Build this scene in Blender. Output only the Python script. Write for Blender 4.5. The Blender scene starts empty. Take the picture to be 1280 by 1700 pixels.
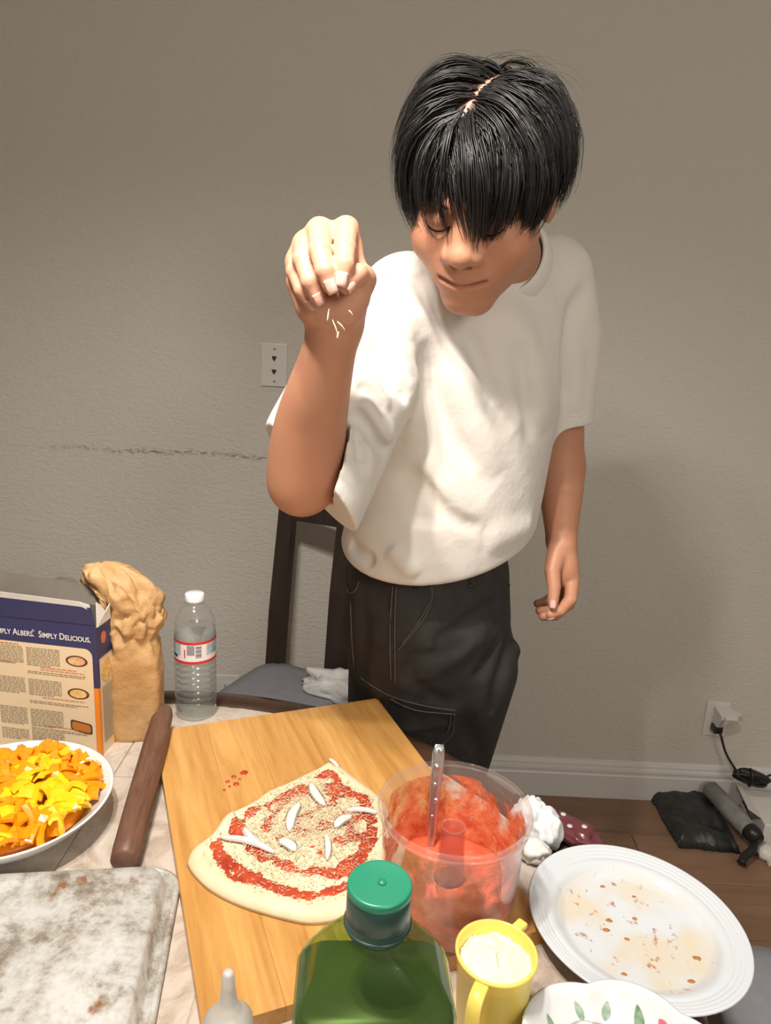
import bpy, bmesh, math, random
import numpy as np
from mathutils import Vector, Matrix, noise as mnoise

random.seed(7); RNG = np.random.default_rng(7)
SC = bpy.context.scene
COL = SC.collection
PI = math.pi

# ------------------------------------------------------------------ camera
FPX = 1208.0; CXP, CYP = 640.0, 850.0            # focal length in pixels of the 1280x1700 frame
PITCH, ROLL, YAW, CAMZ = 0.2435, 0.0516, 0.00795, 1.3713
_fw = np.array([math.sin(YAW)*math.cos(PITCH), math.cos(YAW)*math.cos(PITCH), -math.sin(PITCH)])
_r0 = np.array([math.cos(YAW), -math.sin(YAW), 0.0]); _d0 = np.cross(_fw, _r0)
_rt = _r0*math.cos(ROLL) - _d0*math.sin(ROLL); _dn = _r0*math.sin(ROLL) + _d0*math.cos(ROLL)
CAM = np.array([0.0, 0.0, CAMZ])
cd = bpy.data.cameras.new('camera'); cam = bpy.data.objects.new('camera', cd); COL.objects.link(cam)
cd.sensor_fit = 'VERTICAL'; cd.sensor_height = 24.0; cd.lens = 24.0*FPX/1700.0; cd.clip_start = 0.02
cam.matrix_world = Matrix(((_rt[0], -_dn[0], -_fw[0], 0), (_rt[1], -_dn[1], -_fw[1], 0), (_rt[2], -_dn[2], -_fw[2], CAMZ), (0, 0, 0, 1)))
SC.camera = cam
def at(px, py, depth):                           # a point of the place at this distance along the view axis
    return CAM + (_fw + _rt*(px-CXP)/FPX + _dn*(py-CYP)/FPX)*depth
def atz(px, py, z):                              # a point of the place at this height
    d = _fw + _rt*(px-CXP)/FPX + _dn*(py-CYP)/FPX
    return CAM + d*((z-CAMZ)/d[2])
def aty(px, py, y):
    d = _fw + _rt*(px-CXP)/FPX + _dn*(py-CYP)/FPX
    return CAM + d*(y/d[1])

# ------------------------------------------------------------------ world, lights, exposure
w = bpy.data.worlds.new('world'); SC.world = w; w.use_nodes = True
w.node_tree.nodes['Background'].inputs[0].default_value = (1.0, 0.9, 0.8, 1); w.node_tree.nodes['Background'].inputs[1].default_value = 0.06
SC.view_settings.view_transform = 'Standard'; SC.view_settings.look = 'None'; SC.view_settings.gamma = 1.0
SC.view_settings.use_curve_mapping = False; SC.view_settings.exposure = 1.62
def lamp(name, loc, power, radius, color, kind='POINT', size=150, blend=0.6):
    l = bpy.data.lights.new(name, kind); l.energy = power; l.shadow_soft_size = radius; l.color = color
    if kind == 'SPOT': l.spot_size = math.radians(size); l.spot_blend = blend
    o = bpy.data.objects.new(name, l); COL.objects.link(o); o.location = loc
LAMP_C = np.array([-0.22, 0.42, 2.05])           # shaded bulbs of the pendant over the round table, shining down
for i in range(3):
    a = 2*PI*i/3 + 0.5
    lamp('pendant_bulb', LAMP_C + np.array([0.09*math.cos(a), 0.09*math.sin(a), 0]), 10.6, 0.024, (1.0, 0.92, 0.83), 'SPOT', 164, 0.85)
lamp('kitchen_ceiling_lamp', (0.95, -1.2, 2.0), 19.5, 0.28, (1.0, 0.94, 0.87))   # the lamp of the room behind the camera

# ------------------------------------------------------------------ material helpers
def mat(name, color=(0.8, 0.8, 0.8), rough=0.5, metal=0.0, spec=0.5, **kw):
    m = bpy.data.materials.new(name); m.use_nodes = True
    b = m.node_tree.nodes['Principled BSDF']
    b.inputs['Base Color'].default_value = (*color, 1); b.inputs['Roughness'].default_value = rough
    b.inputs['Metallic'].default_value = metal; b.inputs['Specular IOR Level'].default_value = spec
    for k, v in kw.items(): b.inputs[k.replace('_', ' ')].default_value = v
    return m
def N(m, t, **props):
    n = m.node_tree.nodes.new(t)
    for k, v in props.items(): setattr(n, k, v)
    return n
def L(m, a, b): m.node_tree.links.new(a, b)
def bsdf(m): return m.node_tree.nodes['Principled BSDF']
def coords(m, scale=(1, 1, 1), kind='Object', rot=(0, 0, 0)):
    tc = N(m, 'ShaderNodeTexCoord'); mp = N(m, 'ShaderNodeMapping')
    mp.inputs['Scale'].default_value = scale; mp.inputs['Rotation'].default_value = rot
    L(m, tc.outputs[kind], mp.inputs[0]); return mp.outputs[0]
def noise_tex(m, vec, scale, detail=4, rough=0.55, dist=0.0):
    n = N(m, 'ShaderNodeTexNoise'); n.inputs['Scale'].default_value = scale; n.inputs['Detail'].default_value = detail
    n.inputs['Roughness'].default_value = rough; n.inputs['Distortion'].default_value = dist
    L(m, vec, n.inputs['Vector']); return n.outputs['Fac']
def ramp(m, fac, stops, interp='LINEAR'):
    r = N(m, 'ShaderNodeValToRGB'); e = r.color_ramp.elements; r.color_ramp.interpolation = interp
    while len(e) < len(stops): e.new(0.5)
    for el, (p, c) in zip(e, stops):
        el.position = p; el.color = (*c, 1) if len(c) == 3 else c
    L(m, fac, r.inputs[0]); return r.outputs[0]
def mixc(m, fac, a, b, mode='MIX'):
    n = N(m, 'ShaderNodeMix', data_type='RGBA', blend_type=mode)
    for s, v in ((n.inputs[0], fac), (n.inputs[6], a), (n.inputs[7], b)):
        if hasattr(v, 'is_output'): L(m, v, s)
        elif isinstance(v, (int, float)): s.default_value = v
        else: s.default_value = (*v, 1)
    return n.outputs[2]
def mth(m, op, a, b=None, c=None, clamp=False):
    n = N(m, 'ShaderNodeMath', operation=op, use_clamp=clamp)
    for s, v in zip(n.inputs, (a, b, c)):
        if v is None: continue
        if hasattr(v, 'is_output'): L(m, v, s)
        else: s.default_value = v
    return n.outputs[0]
def bump(m, height, strength=0.3, dist=0.01):
    b = N(m, 'ShaderNodeBump'); b.inputs['Strength'].default_value = strength; b.inputs['Distance'].default_value = dist
    L(m, height, b.inputs['Height']); L(m, b.outputs[0], bsdf(m).inputs['Normal'])
def set_color(m, out): L(m, out, bsdf(m).inputs['Base Color'])
def mottled(name, c1, c2, scale=20, rough=0.5, bstr=0.0, bscale=None, bdist=0.003, stretch=(1, 1, 1), **kw):
    m = mat(name, c1, rough, **kw); v = coords(m, stretch)
    set_color(m, ramp(m, noise_tex(m, v, scale), [(0.3, c1), (0.7, c2)]))
    if bstr: bump(m, noise_tex(m, v, bscale or scale*4), bstr, bdist)
    return m
def attr_color(m, name='Col'):
    a = N(m, 'ShaderNodeAttribute', attribute_name=name); return a.outputs['Color']
def clear_mat(name, tint=(1, 1, 1), rough=0.05, refl=0.9, haze=0.0, hazecol=(0.9, 0.9, 0.9)):
    # thin clear plastic: see-through with a fresnel sheen
    m = bpy.data.materials.new(name); m.use_nodes = True; nt = m.node_tree; nt.nodes.clear()
    out = N(m, 'ShaderNodeOutputMaterial'); tr = N(m, 'ShaderNodeBsdfTransparent'); gl = N(m, 'ShaderNodeBsdfGlossy')
    tr.inputs[0].default_value = (*tint, 1); gl.inputs['Roughness'].default_value = rough; gl.inputs[0].default_value = (refl, refl, refl, 1)
    fr = N(m, 'ShaderNodeLayerWeight'); fr.inputs[0].default_value = 0.5
    fac = mth(m, 'MULTIPLY_ADD', mth(m, 'POWER', fr.outputs['Facing'], 4.0), 0.6, 0.035)
    mx = N(m, 'ShaderNodeMixShader'); L(m, fac, mx.inputs[0]); L(m, tr.outputs[0], mx.inputs[1]); L(m, gl.outputs[0], mx.inputs[2])
    last = mx.outputs[0]
    if haze:
        df = N(m, 'ShaderNodeBsdfDiffuse'); df.inputs[0].default_value = (*hazecol, 1)
        m2 = N(m, 'ShaderNodeMixShader'); m2.inputs[0].default_value = haze; L(m, last, m2.inputs[1]); L(m, df.outputs[0], m2.inputs[2]); last = m2.outputs[0]
    L(m, last, out.inputs[0]); return m

# ------------------------------------------------------------------ object helpers
def tag(o, label=None, cat=None, group=None, kind=None):
    if label: o['label'] = label
    if cat: o['category'] = cat
    if group: o['group'] = group
    if kind: o['kind'] = kind
    return o
def thing(name, label, cat, loc=(0, 0, 0), rotz=0.0, group=None):
    o = bpy.data.objects.new(name, None); COL.objects.link(o); o.empty_display_size = 0.05
    o.location = tuple(loc); o.rotation_euler = (0, 0, rotz); return tag(o, label, cat, group)
def mesh_np(name, V, F, smooth=True, colors=None):
    V = np.asarray(V, dtype=np.float32); me = bpy.data.meshes.new(name)
    if isinstance(F, np.ndarray):
        n = F.shape[1]; me.vertices.add(len(V)); me.vertices.foreach_set('co', V.ravel())
        me.loops.add(F.size); me.loops.foreach_set('vertex_index', F.astype(np.int32).ravel())
        me.polygons.add(len(F)); me.polygons.foreach_set('loop_start', np.arange(0, F.size, n, dtype=np.int32))
        me.update(calc_edges=True)
    else:
        me.from_pydata([tuple(map(float, v)) for v in V], [], [tuple(f) for f in F]); me.update()
    me.polygons.foreach_set('use_smooth', np.full(len(me.polygons), smooth))
    if colors is not None:
        a = me.color_attributes.new('Col', 'FLOAT_COLOR', 'POINT')
        c = np.ones((len(V), 4), np.float32); c[:, :3] = colors; a.data.foreach_set('color', c.ravel())
    return me
def obj(name, me, material=None, parent=None, loc=(0, 0, 0), rot=(0, 0, 0)):
    o = bpy.data.objects.new(name, me); COL.objects.link(o)
    if material is not None and not me.materials: me.materials.append(material)
    if parent is not None: o.parent = parent
    o.location = tuple(loc); o.rotation_euler = tuple(rot); return o
def bm_mesh(name, bm, smooth=False, angle=None):
    bmesh.ops.recalc_face_normals(bm, faces=bm.faces)
    me = bpy.data.meshes.new(name); bm.to_mesh(me); bm.free()
    if smooth: me.polygons.foreach_set('use_smooth', np.ones(len(me.polygons), bool))
    return me
def box_mesh(name, sx, sy, sz, bevel=0.0, seg=2, z0=0.0, smooth=None):
    bm = bmesh.new(); bmesh.ops.create_cube(bm, size=1.0)
    for v in bm.verts: v.co = Vector((v.co.x*sx, v.co.y*sy, (v.co.z+0.5)*sz + z0))
    if bevel: bmesh.ops.bevel(bm, geom=bm.edges[:], offset=bevel, segments=seg, affect='EDGES', profile=0.6)
    return bm_mesh(name, bm, smooth if smooth is not None else False)
def lathe(name, prof, n=48, smooth=True, closed=False):
    V = []; F = []
    for r, z in prof:
        for i in range(n):
            a = 2*PI*i/n; V.append((r*math.cos(a), r*math.sin(a), z))
    m = len(prof)
    for j in range(m-1 if not closed else m):
        k = (j+1) % m
        for i in range(n):
            F.append((j*n+i, j*n+(i+1) % n, k*n+(i+1) % n, k*n+i))
    if not closed:
        if prof[0][0] > 1e-6: F.append(tuple(range(n))[::-1])
        if prof[-1][0] > 1e-6: F.append(tuple((m-1)*n+i for i in range(n)))
    return mesh_np(name, V, F, smooth)
def loft(name, rings, cap=True, smooth=True, close=True):
    n = len(rings[0]); V = [p for r in rings for p in r]; F = []
    for j in range(len(rings)-1):
        for i in range(n if close else n-1):
            F.append((j*n+i, j*n+(i+1) % n, (j+1)*n+(i+1) % n, (j+1)*n+i))
    if cap:
        F.append(tuple(range(n))[::-1]); F.append(tuple((len(rings)-1)*n+i for i in range(n)))
    return mesh_np(name, V, F, smooth)
def tube_geo(pts, rad, n=8, caps=True):
    pts = [np.asarray(p, float) for p in pts]; rad = rad if hasattr(rad, '__len__') else [rad]*len(pts)
    V = []; F = []; up = np.array([0.31, 0.17, 0.93]); prev = None
    for i, p in enumerate(pts):
        t = pts[min(i+1, len(pts)-1)] - pts[max(i-1, 0)]; t = t/(np.linalg.norm(t)+1e-12)
        if prev is None:
            s = np.cross(t, up); s /= np.linalg.norm(s)+1e-12
        else:
            s = prev - t*np.dot(prev, t); s /= np.linalg.norm(s)+1e-12
        prev = s; b = np.cross(t, s)
        for k in range(n):
            a = 2*PI*k/n; V.append(p + rad[i]*(s*math.cos(a) + b*math.sin(a)))
    for i in range(len(pts)-1):
        for k in range(n): F.append((i*n+k, i*n+(k+1) % n, (i+1)*n+(k+1) % n, (i+1)*n+k))
    if caps: F.append(tuple(range(n))[::-1]); F.append(tuple((len(pts)-1)*n+k for k in range(n)))
    return V, F
def tube(name, pts, rad, n=8, off=(0, 0, 0)):
    V, F = tube_geo(pts, rad, n); return mesh_np(name, np.array(V)-np.array(off), F)
def smooth_path(pts, k=6):
    P = [np.asarray(p, float) for p in pts]; out = []
    for i in range(len(P)-1):
        p0 = P[max(i-1, 0)]; p1 = P[i]; p2 = P[i+1]; p3 = P[min(i+2, len(P)-1)]
        for j in range(k):
            t = j/k; out.append(0.5*((2*p1) + (-p0+p2)*t + (2*p0-5*p1+4*p2-p3)*t*t + (-p0+3*p1-3*p2+p3)*t**3))
    out.append(P[-1]); return out
def merge(parts):                                # [(V,F),...] -> one V,F (pieces of one single part)
    V = []; F = []
    for v, f in parts:
        o = len(V); V += list(v); F += [tuple(i+o for i in q) for q in f]
    return V, F
def fbm(x, y, z=0.0, oct=4):
    return mnoise.fractal(Vector((x, y, z)), 1.0, 2.0, oct)
def rrect(hx, hy, r, n=6):
    P = []
    for cx, cy, a0 in ((hx-r, hy-r, 0), (-hx+r, hy-r, PI/2), (-hx+r, -hy+r, PI), (hx-r, -hy+r, 1.5*PI)):
        for i in range(n+1):
            a = a0 + PI/2*i/n; P.append((cx+r*math.cos(a), cy+r*math.sin(a)))
    return P
def text_mesh(name, body, size, extrude=0.0, align='LEFT'):
    c = bpy.data.curves.new(name, 'FONT'); c.body = body; c.size = size; c.align_x = align; c.extrude = extrude; c.resolution_u = 3
    o = bpy.data.objects.new(name, c); COL.objects.link(o); dg = bpy.context.evaluated_depsgraph_get()
    me = bpy.data.meshes.new_from_object(o.evaluated_get(dg)); bpy.data.objects.remove(o); me.name = name; return me

# ------------------------------------------------------------------ solid-field modelling (body, clothes)
class Field:
    def __init__(s, lo, hi, h):
        s.lo = np.array(lo, float); s.h = h; s.n = np.ceil((np.array(hi)-s.lo)/h).astype(int)+1
        s.d = np.full(tuple(s.n), 0.2, np.float32)
    def box(s, lo, hi):
        a = np.clip(np.floor((np.array(lo)-s.lo)/s.h).astype(int), 0, s.n); b = np.clip(np.ceil((np.array(hi)-s.lo)/s.h).astype(int)+1, 0, s.n)
        sl = tuple(slice(i, j) for i, j in zip(a, b))
        g = [(s.lo[k] + s.h*np.arange(a[k], b[k])).astype(np.float32) for k in range(3)]
        return sl, (g[0][:, None, None], g[1][None, :, None], g[2][None, None, :])
    def op(s, lo, hi, fn, k=0.01, mode='add', pad=0.012):
        sl, (X, Y, Z) = s.box(np.array(lo)-pad-k, np.array(hi)+pad+k)
        if 0 in s.d[sl].shape: return
        b = fn(X, Y, Z); a = s.d[sl]
        if mode == 'sub': a = -a
        h = np.clip(0.5+0.5*(b-a)/max(k, 1e-5), 0, 1); r = b*(1-h)+a*h-k*h*(1-h)
        s.d[sl] = r if mode == 'add' else -r
    def cone(s, a, b, ra, rb, k=0.01, mode='add'):
        a = np.asarray(a, float); b = np.asarray(b, float); m = max(ra, rb); ba = b-a; l2 = float(ba@ba)+1e-12
        def fn(X, Y, Z):
            x = X-a[0]; y = Y-a[1]; z = Z-a[2]; t = np.clip((x*ba[0]+y*ba[1]+z*ba[2])/l2, 0, 1)
            return np.sqrt((x-t*ba[0])**2+(y-t*ba[1])**2+(z-t*ba[2])**2)-(ra+(rb-ra)*t)
        s.op(np.minimum(a, b)-m, np.maximum(a, b)+m, fn, k, mode)
    def chain(s, pts, rads, k=0.01, mode='add'):  # a tapering limb: hard union of its stretches, blended once
        pts = [np.asarray(p, float) for p in pts]; P = np.array(pts); m = max(rads)
        def fn(X, Y, Z):
            best = None
            for a, b, ra, rb in zip(pts[:-1], pts[1:], rads[:-1], rads[1:]):
                ba = b-a; l2 = float(ba@ba)+1e-12; x = X-a[0]; y = Y-a[1]; z = Z-a[2]; t = np.clip((x*ba[0]+y*ba[1]+z*ba[2])/l2, 0, 1)
                q = np.sqrt((x-t*ba[0])**2+(y-t*ba[1])**2+(z-t*ba[2])**2)-(ra+(rb-ra)*t); best = q if best is None else np.minimum(best, q)
            return best
        s.op(P.min(0)-m, P.max(0)+m, fn, k, mode)
    def ell(s, c, r, M=None, k=0.01, mode='add'):
        c = np.asarray(c, float); r = np.asarray(r, float); M = np.eye(3) if M is None else M; e = float(r.max())
        def fn(X, Y, Z):
            x = X-c[0]; y = Y-c[1]; z = Z-c[2]; q = [(M[0, i]*x+M[1, i]*y+M[2, i]*z) for i in range(3)]
            k0 = np.sqrt((q[0]/r[0])**2+(q[1]/r[1])**2+(q[2]/r[2])**2); k1 = np.sqrt((q[0]/r[0]**2)**2+(q[1]/r[1]**2)**2+(q[2]/r[2]**2)**2)
            return k0*(k0-1.0)/np.maximum(k1, 1e-6)
        s.op(c-e, c+e, fn, k, mode)
    def zloft(s, secs, k=0.02, mode='add'):      # secs: (z, cx, cy, a, b, yaw) from low to high
        S = np.array(secs, float); S = S[np.argsort(S[:, 0])]; zz = S[:, 0]
        m = S[:, 3:5].max()
        lo = np.array([S[:, 1].min()-m, S[:, 2].min()-m, zz[0]]); hi = np.array([S[:, 1].max()+m, S[:, 2].max()+m, zz[-1]])
        def fn(X, Y, Z):
            zc = np.clip(Z, zz[0], zz[-1]); g = [np.interp(zc.ravel(), zz, S[:, i]).reshape(zc.shape).astype(np.float32) for i in range(1, 6)]
            # smooth the piecewise profile
            x = X-g[0]; y = Y-g[1]; c = np.cos(g[4]); sn = np.sin(g[4]); u = x*c+y*sn; v = -x*sn+y*c
            d = (np.sqrt((u/g[2])**2+(v/g[3])**2)-1)*np.minimum(g[2], g[3]); dz = np.maximum(zz[0]-Z, Z-zz[-1])
            return np.maximum(d, dz)
        s.op(lo, hi, fn, k, mode)
    def plane_cut(s, p, n, lo, hi, k=0.004):     # take away what lies on the side n points to
        n = np.asarray(n, float); n = n/np.linalg.norm(n); p = np.asarray(p, float)
        s.op(lo, hi, lambda X, Y, Z: -((X-p[0])*n[0]+(Y-p[1])*n[1]+(Z-p[2])*n[2]), k, 'sub', pad=0)
    def ridge(s, pts, amp, width, taper=False):               # raise (amp>0) or sink the surface softly along a path
        pts = [np.asarray(p, float) for p in pts]; P = np.array(pts); w3 = 2.6*width
        sl, (X, Y, Z) = s.box(P.min(0)-w3, P.max(0)+w3)
        if 0 in s.d[sl].shape: return
        best = None
        for i in range(len(pts)-1):
            a, b = pts[i], pts[i+1]; ba = b-a; l2 = float(ba@ba)+1e-12
            x = X-a[0]; y = Y-a[1]; z = Z-a[2]; t = np.clip((x*ba[0]+y*ba[1]+z*ba[2])/l2, 0, 1)
            q = (x-t*ba[0])**2+(y-t*ba[1])**2+(z-t*ba[2])**2; g = (i+t)/(len(pts)-1)
            if best is None: best, par = q, g
            else: par = np.where(q < best, g, par); best = np.minimum(best, q)
        if taper: amp = amp*np.clip(np.sin(np.clip(par, 0.02, 0.98)*PI)*1.5, 0, 1)
        s.d[sl] -= (amp*np.exp(-best/width**2)).astype(np.float32)
    def sample(s, p):
        i = np.clip(np.round((np.asarray(p)-s.lo)/s.h).astype(int), 0, s.n-1); return s.d[tuple(i)]
    def hit(s, px, py, near=0.4, far=1.7):       # where the line of sight first meets the surface
        t = near
        while t < far:
            p = at(px, py, t); u = (p-s.lo)/s.h
            if np.all(u >= 0) and np.all(u <= s.n-1) and s.sample(p) < 0: return p
            t += s.h*0.5
        return None
    def hits(s, px, off=0.0):
        out = []
        for q in px:
            p = s.hit(*q)
            if p is not None: out.append(p)
        return out
    def blur(s, it=1):
        for _ in range(it):
            for ax in range(3):
                d = s.d; e = d.copy(); sl = [slice(None)]*3; a = list(sl); b = list(sl); c = list(sl)
                a[ax] = slice(0, -2); b[ax] = slice(1, -1); c[ax] = slice(2, None)
                e[tuple(b)] = 0.25*d[tuple(a)]+0.5*d[tuple(b)]+0.25*d[tuple(c)]; s.d = e
    def mesh(s):
        D = s.d; I = D < 0; nx, ny, nz = D.shape
        cnt = np.zeros((nx-1, ny-1, nz-1), np.uint8)
        offs = [(i, j, k) for i in (0, 1) for j in (0, 1) for k in (0, 1)]
        for i, j, k in offs: cnt += I[i:nx-1+i, j:ny-1+j, k:nz-1+k]
        A = np.argwhere((cnt > 0) & (cnt < 8)); idx = np.full(cnt.shape, -1, np.int32); idx[tuple(A.T)] = np.arange(len(A), dtype=np.int32)
        val = {o: D[A[:, 0]+o[0], A[:, 1]+o[1], A[:, 2]+o[2]] for o in offs}
        acc = np.zeros((len(A), 3)); c = np.zeros(len(A))
        for o in offs:
            for ax in range(3):
                if o[ax]: continue
                q = list(o); q[ax] = 1; q = tuple(q); a = val[o]; b = val[q]; m = (a < 0) != (b < 0)
                t = np.where(m, a/np.where(m, a-b, 1), 0)
                for x in range(3): acc[:, x] += np.where(m, o[x]+(t if x == ax else 0), 0)
                c += m
        V = s.lo + s.h*(A + acc/c[:, None]); Q = []
        for ax in range(3):
            sl0 = [slice(1, -1)]*3; sl1 = [slice(1, -1)]*3; sl0[ax] = slice(0, -1); sl1[ax] = slice(1, None)
            x0 = I[tuple(sl0)]; x1 = I[tuple(sl1)]; E = np.argwhere(x0 != x1)
            inside = x0[tuple(E.T)]
            base = E + 1; base[:, ax] -= 1
            u, v = (ax+1) % 3, (ax+2) % 3
            def cell(du, dv):
                b = base.copy(); b[:, u] += du; b[:, v] += dv; return idx[tuple(b.T)]
            q = np.stack([cell(-1, -1), cell(0, -1), cell(0, 0), cell(-1, 0)], 1)
            q[~inside] = q[~inside][:, ::-1]; Q.append(q)
        return V, np.concatenate(Q)
def relax(V, F, it=2, f=0.5):                    # light smoothing of a quad mesh
    V = V.copy(); e = np.concatenate([F[:, [0, 1]], F[:, [1, 2]], F[:, [2, 3]], F[:, [3, 0]]])
    e = np.concatenate([e, e[:, ::-1]])
    n = np.bincount(e[:, 0], minlength=len(V))[:, None]
    for i in range(it):
        for g in ((f, -f*1.03) if it > 0 else (f,)):
            s = np.stack([np.bincount(e[:, 0], weights=V[e[:, 1], k], minlength=len(V)) for k in range(3)], 1)
            V += g*(s/np.maximum(n, 1)-V)
    return V


# ================================================================== the setting
WY = 1.996; ZT = 0.757                           # wall distance, table-top height
wall_m = mat('wall_paint', (0.60, 0.575, 0.52), 0.75, spec=0.3)
v = coords(wall_m)
tex = noise_tex(wall_m, coords(wall_m, (0.75, 1, 1.25)), 95, 4, 0.55, 0.5); bump(wall_m, tex, 0.7, 0.004)
# a dotted scuff line rubbed on by chair backs
sep = N(wall_m, 'ShaderNodeSeparateXYZ'); L(wall_m, v, sep.inputs[0])
vs = coords(wall_m, (38, 1, 110)); sc1 = noise_tex(wall_m, vs, 1.6, 4, 0.75)
vw = coords(wall_m, (5, 1, 0)); wob = noise_tex(wall_m, vw, 1.0, 2)
dz = mth(wall_m, 'ABSOLUTE', mth(wall_m, 'SUBTRACT', mth(wall_m, 'SUBTRACT', sep.outputs[2], 1.0145), mth(wall_m, 'MULTIPLY', mth(wall_m, 'SUBTRACT', wob, 0.5), 0.03)))
band = mth(wall_m, 'SUBTRACT', 1.0, mth(wall_m, 'DIVIDE', dz, 0.016), clamp=True)
xin = mth(wall_m, 'MULTIPLY', mth(wall_m, 'MULTIPLY', mth(wall_m, 'ADD', sep.outputs[0], 1.05), 2.6, clamp=True), mth(wall_m, 'MULTIPLY', mth(wall_m, 'SUBTRACT', -0.2, sep.outputs[0]), 8.0, clamp=True))
msk = mth(wall_m, 'MULTIPLY', mth(wall_m, 'MULTIPLY', mth(wall_m, 'SUBTRACT', mth(wall_m, 'ADD', sc1, mth(wall_m, 'MULTIPLY', band, 0.16)), 0.60), 9.0, clamp=True), mth(wall_m, 'MULTIPLY', band, xin, clamp=True))
set_color(wall_m, mixc(wall_m, mth(wall_m, 'MULTIPLY', msk, 0.8), (0.60, 0.575, 0.52), (0.14, 0.13, 0.115)))
plain_m = mottled('side_wall_paint', (0.58, 0.55, 0.49), (0.62, 0.58, 0.52), 3, 0.75)
ceil_m = mottled('ceiling_paint', (0.74, 0.72, 0.68), (0.78, 0.76, 0.72), 4, 0.8)
def slab(name, cx, cy, cz, sx, sy, sz, m):
    o = obj(name, box_mesh(name, sx, sy, sz, z0=-sz/2), m, loc=(cx, cy, cz)); o['kind'] = 'structure'; return o
slab('wall_back', 0.1, WY+0.05, 1.22, 5.0, 0.1, 2.44, wall_m).data
bpy.data.objects['wall_back'].location = (0, 0, 0)
me = bpy.data.objects['wall_back'].data
for vv in me.vertices: vv.co = vv.co + Vector((0.1, WY+0.05, 1.22))   # keeps wall coordinates equal to room coordinates
slab('wall_left', -2.45, 0.0, 1.22, 0.1, 4.1, 2.44, plain_m); slab('wall_right', 2.65, 0.0, 1.22, 0.1, 4.1, 2.44, plain_m)
slab('wall_front', 0.1, -2.05, 1.22, 5.0, 0.1, 2.44, plain_m); slab('ceiling', 0.1, 0.0, 2.49, 5.2, 4.2, 0.1, ceil_m)
# floor of laid planks
sub_m = mat('subfloor', (0.05, 0.03, 0.02), 0.9)
floor = slab('floor', 0.1, 0.0, -0.035, 5.0, 4.0, 0.05, sub_m)
def wood(name, dark, light, axis=0, scale=9, rough=0.4, seed=0.0, bstr=0.08, ring=3.0, stretch=0.07):
    m = mat(name, light, rough)
    s = [1, 1, 1]; s[axis] = stretch
    tc = N(m, 'ShaderNodeTexCoord'); oi = N(m, 'ShaderNodeObjectInfo'); mp = N(m, 'ShaderNodeMapping'); mp.inputs['Scale'].default_value = s
    ad = N(m, 'ShaderNodeVectorMath', operation='ADD'); L(m, tc.outputs['Object'], ad.inputs[0])
    sc = N(m, 'ShaderNodeVectorMath', operation='SCALE'); cb = N(m, 'ShaderNodeCombineXYZ')
    for k in range(3): L(m, oi.outputs['Random'], cb.inputs[k])
    L(m, cb.outputs[0], sc.inputs[0]); sc.inputs['Scale'].default_value = 37.0; L(m, sc.outputs[0], ad.inputs[1]); L(m, ad.outputs[0], mp.inputs[0])
    n1 = noise_tex(m, mp.outputs[0], scale*ring, 6, 0.65, 0.6); n2 = noise_tex(m, mp.outputs[0], scale*14, 3, 0.6)
    f = mth(m, 'ADD', mth(m, 'MULTIPLY', n1, 0.75), mth(m, 'MULTIPLY', n2, 0.25))
    c = ramp(m, f, [(0.34, dark), (0.5, tuple((a+b)/2 for a, b in zip(dark, light))), (0.66, light)])
    set_color(m, mixc(m, mth(m, 'MULTIPLY', oi.outputs['Random'], 0.25), c, dark)); bump(m, n2, bstr, 0.001); return m
plank_m = wood('floor_wood', (0.19, 0.105, 0.062), (0.33, 0.195, 0.122), 0, 5, 0.38)
PW = 0.182; plank_me = box_mesh('plank', 1.2-0.002, PW-0.002, 0.012, 0.0015, 1)
for r in range(-1, 12):
    y = WY - PW*(r+0.5)
    if r < 0: continue
    off = (r*0.47) % 1.2
    for c in range(-2, 4):
        x = off + c*1.2 - 0.3
        if x < -1.9 or x > 2.0: continue
        obj('plank', plank_me, plank_m, floor, loc=(x-0.1, y, 0.035-0.0125))
# baseboard with moulded top
base_m = mat('white_trim', (0.66, 0.65, 0.63), 0.4)
prof = [(0, 0), (-0.016, 0), (-0.016, 0.078), (-0.0135, 0.082), (-0.0135, 0.090), (-0.016, 0.093), (-0.0145, 0.101), (-0.0095, 0.104), (-0.0095, 0.112), (-0.006, 0.121), (0, 0.124)]
bb = obj('baseboard_back', loft('baseboard_back', [[(x, WY+p, z) for p, z in prof] for x in (-2.4, 2.6)], smooth=False), base_m); bb['kind'] = 'structure'

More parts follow.
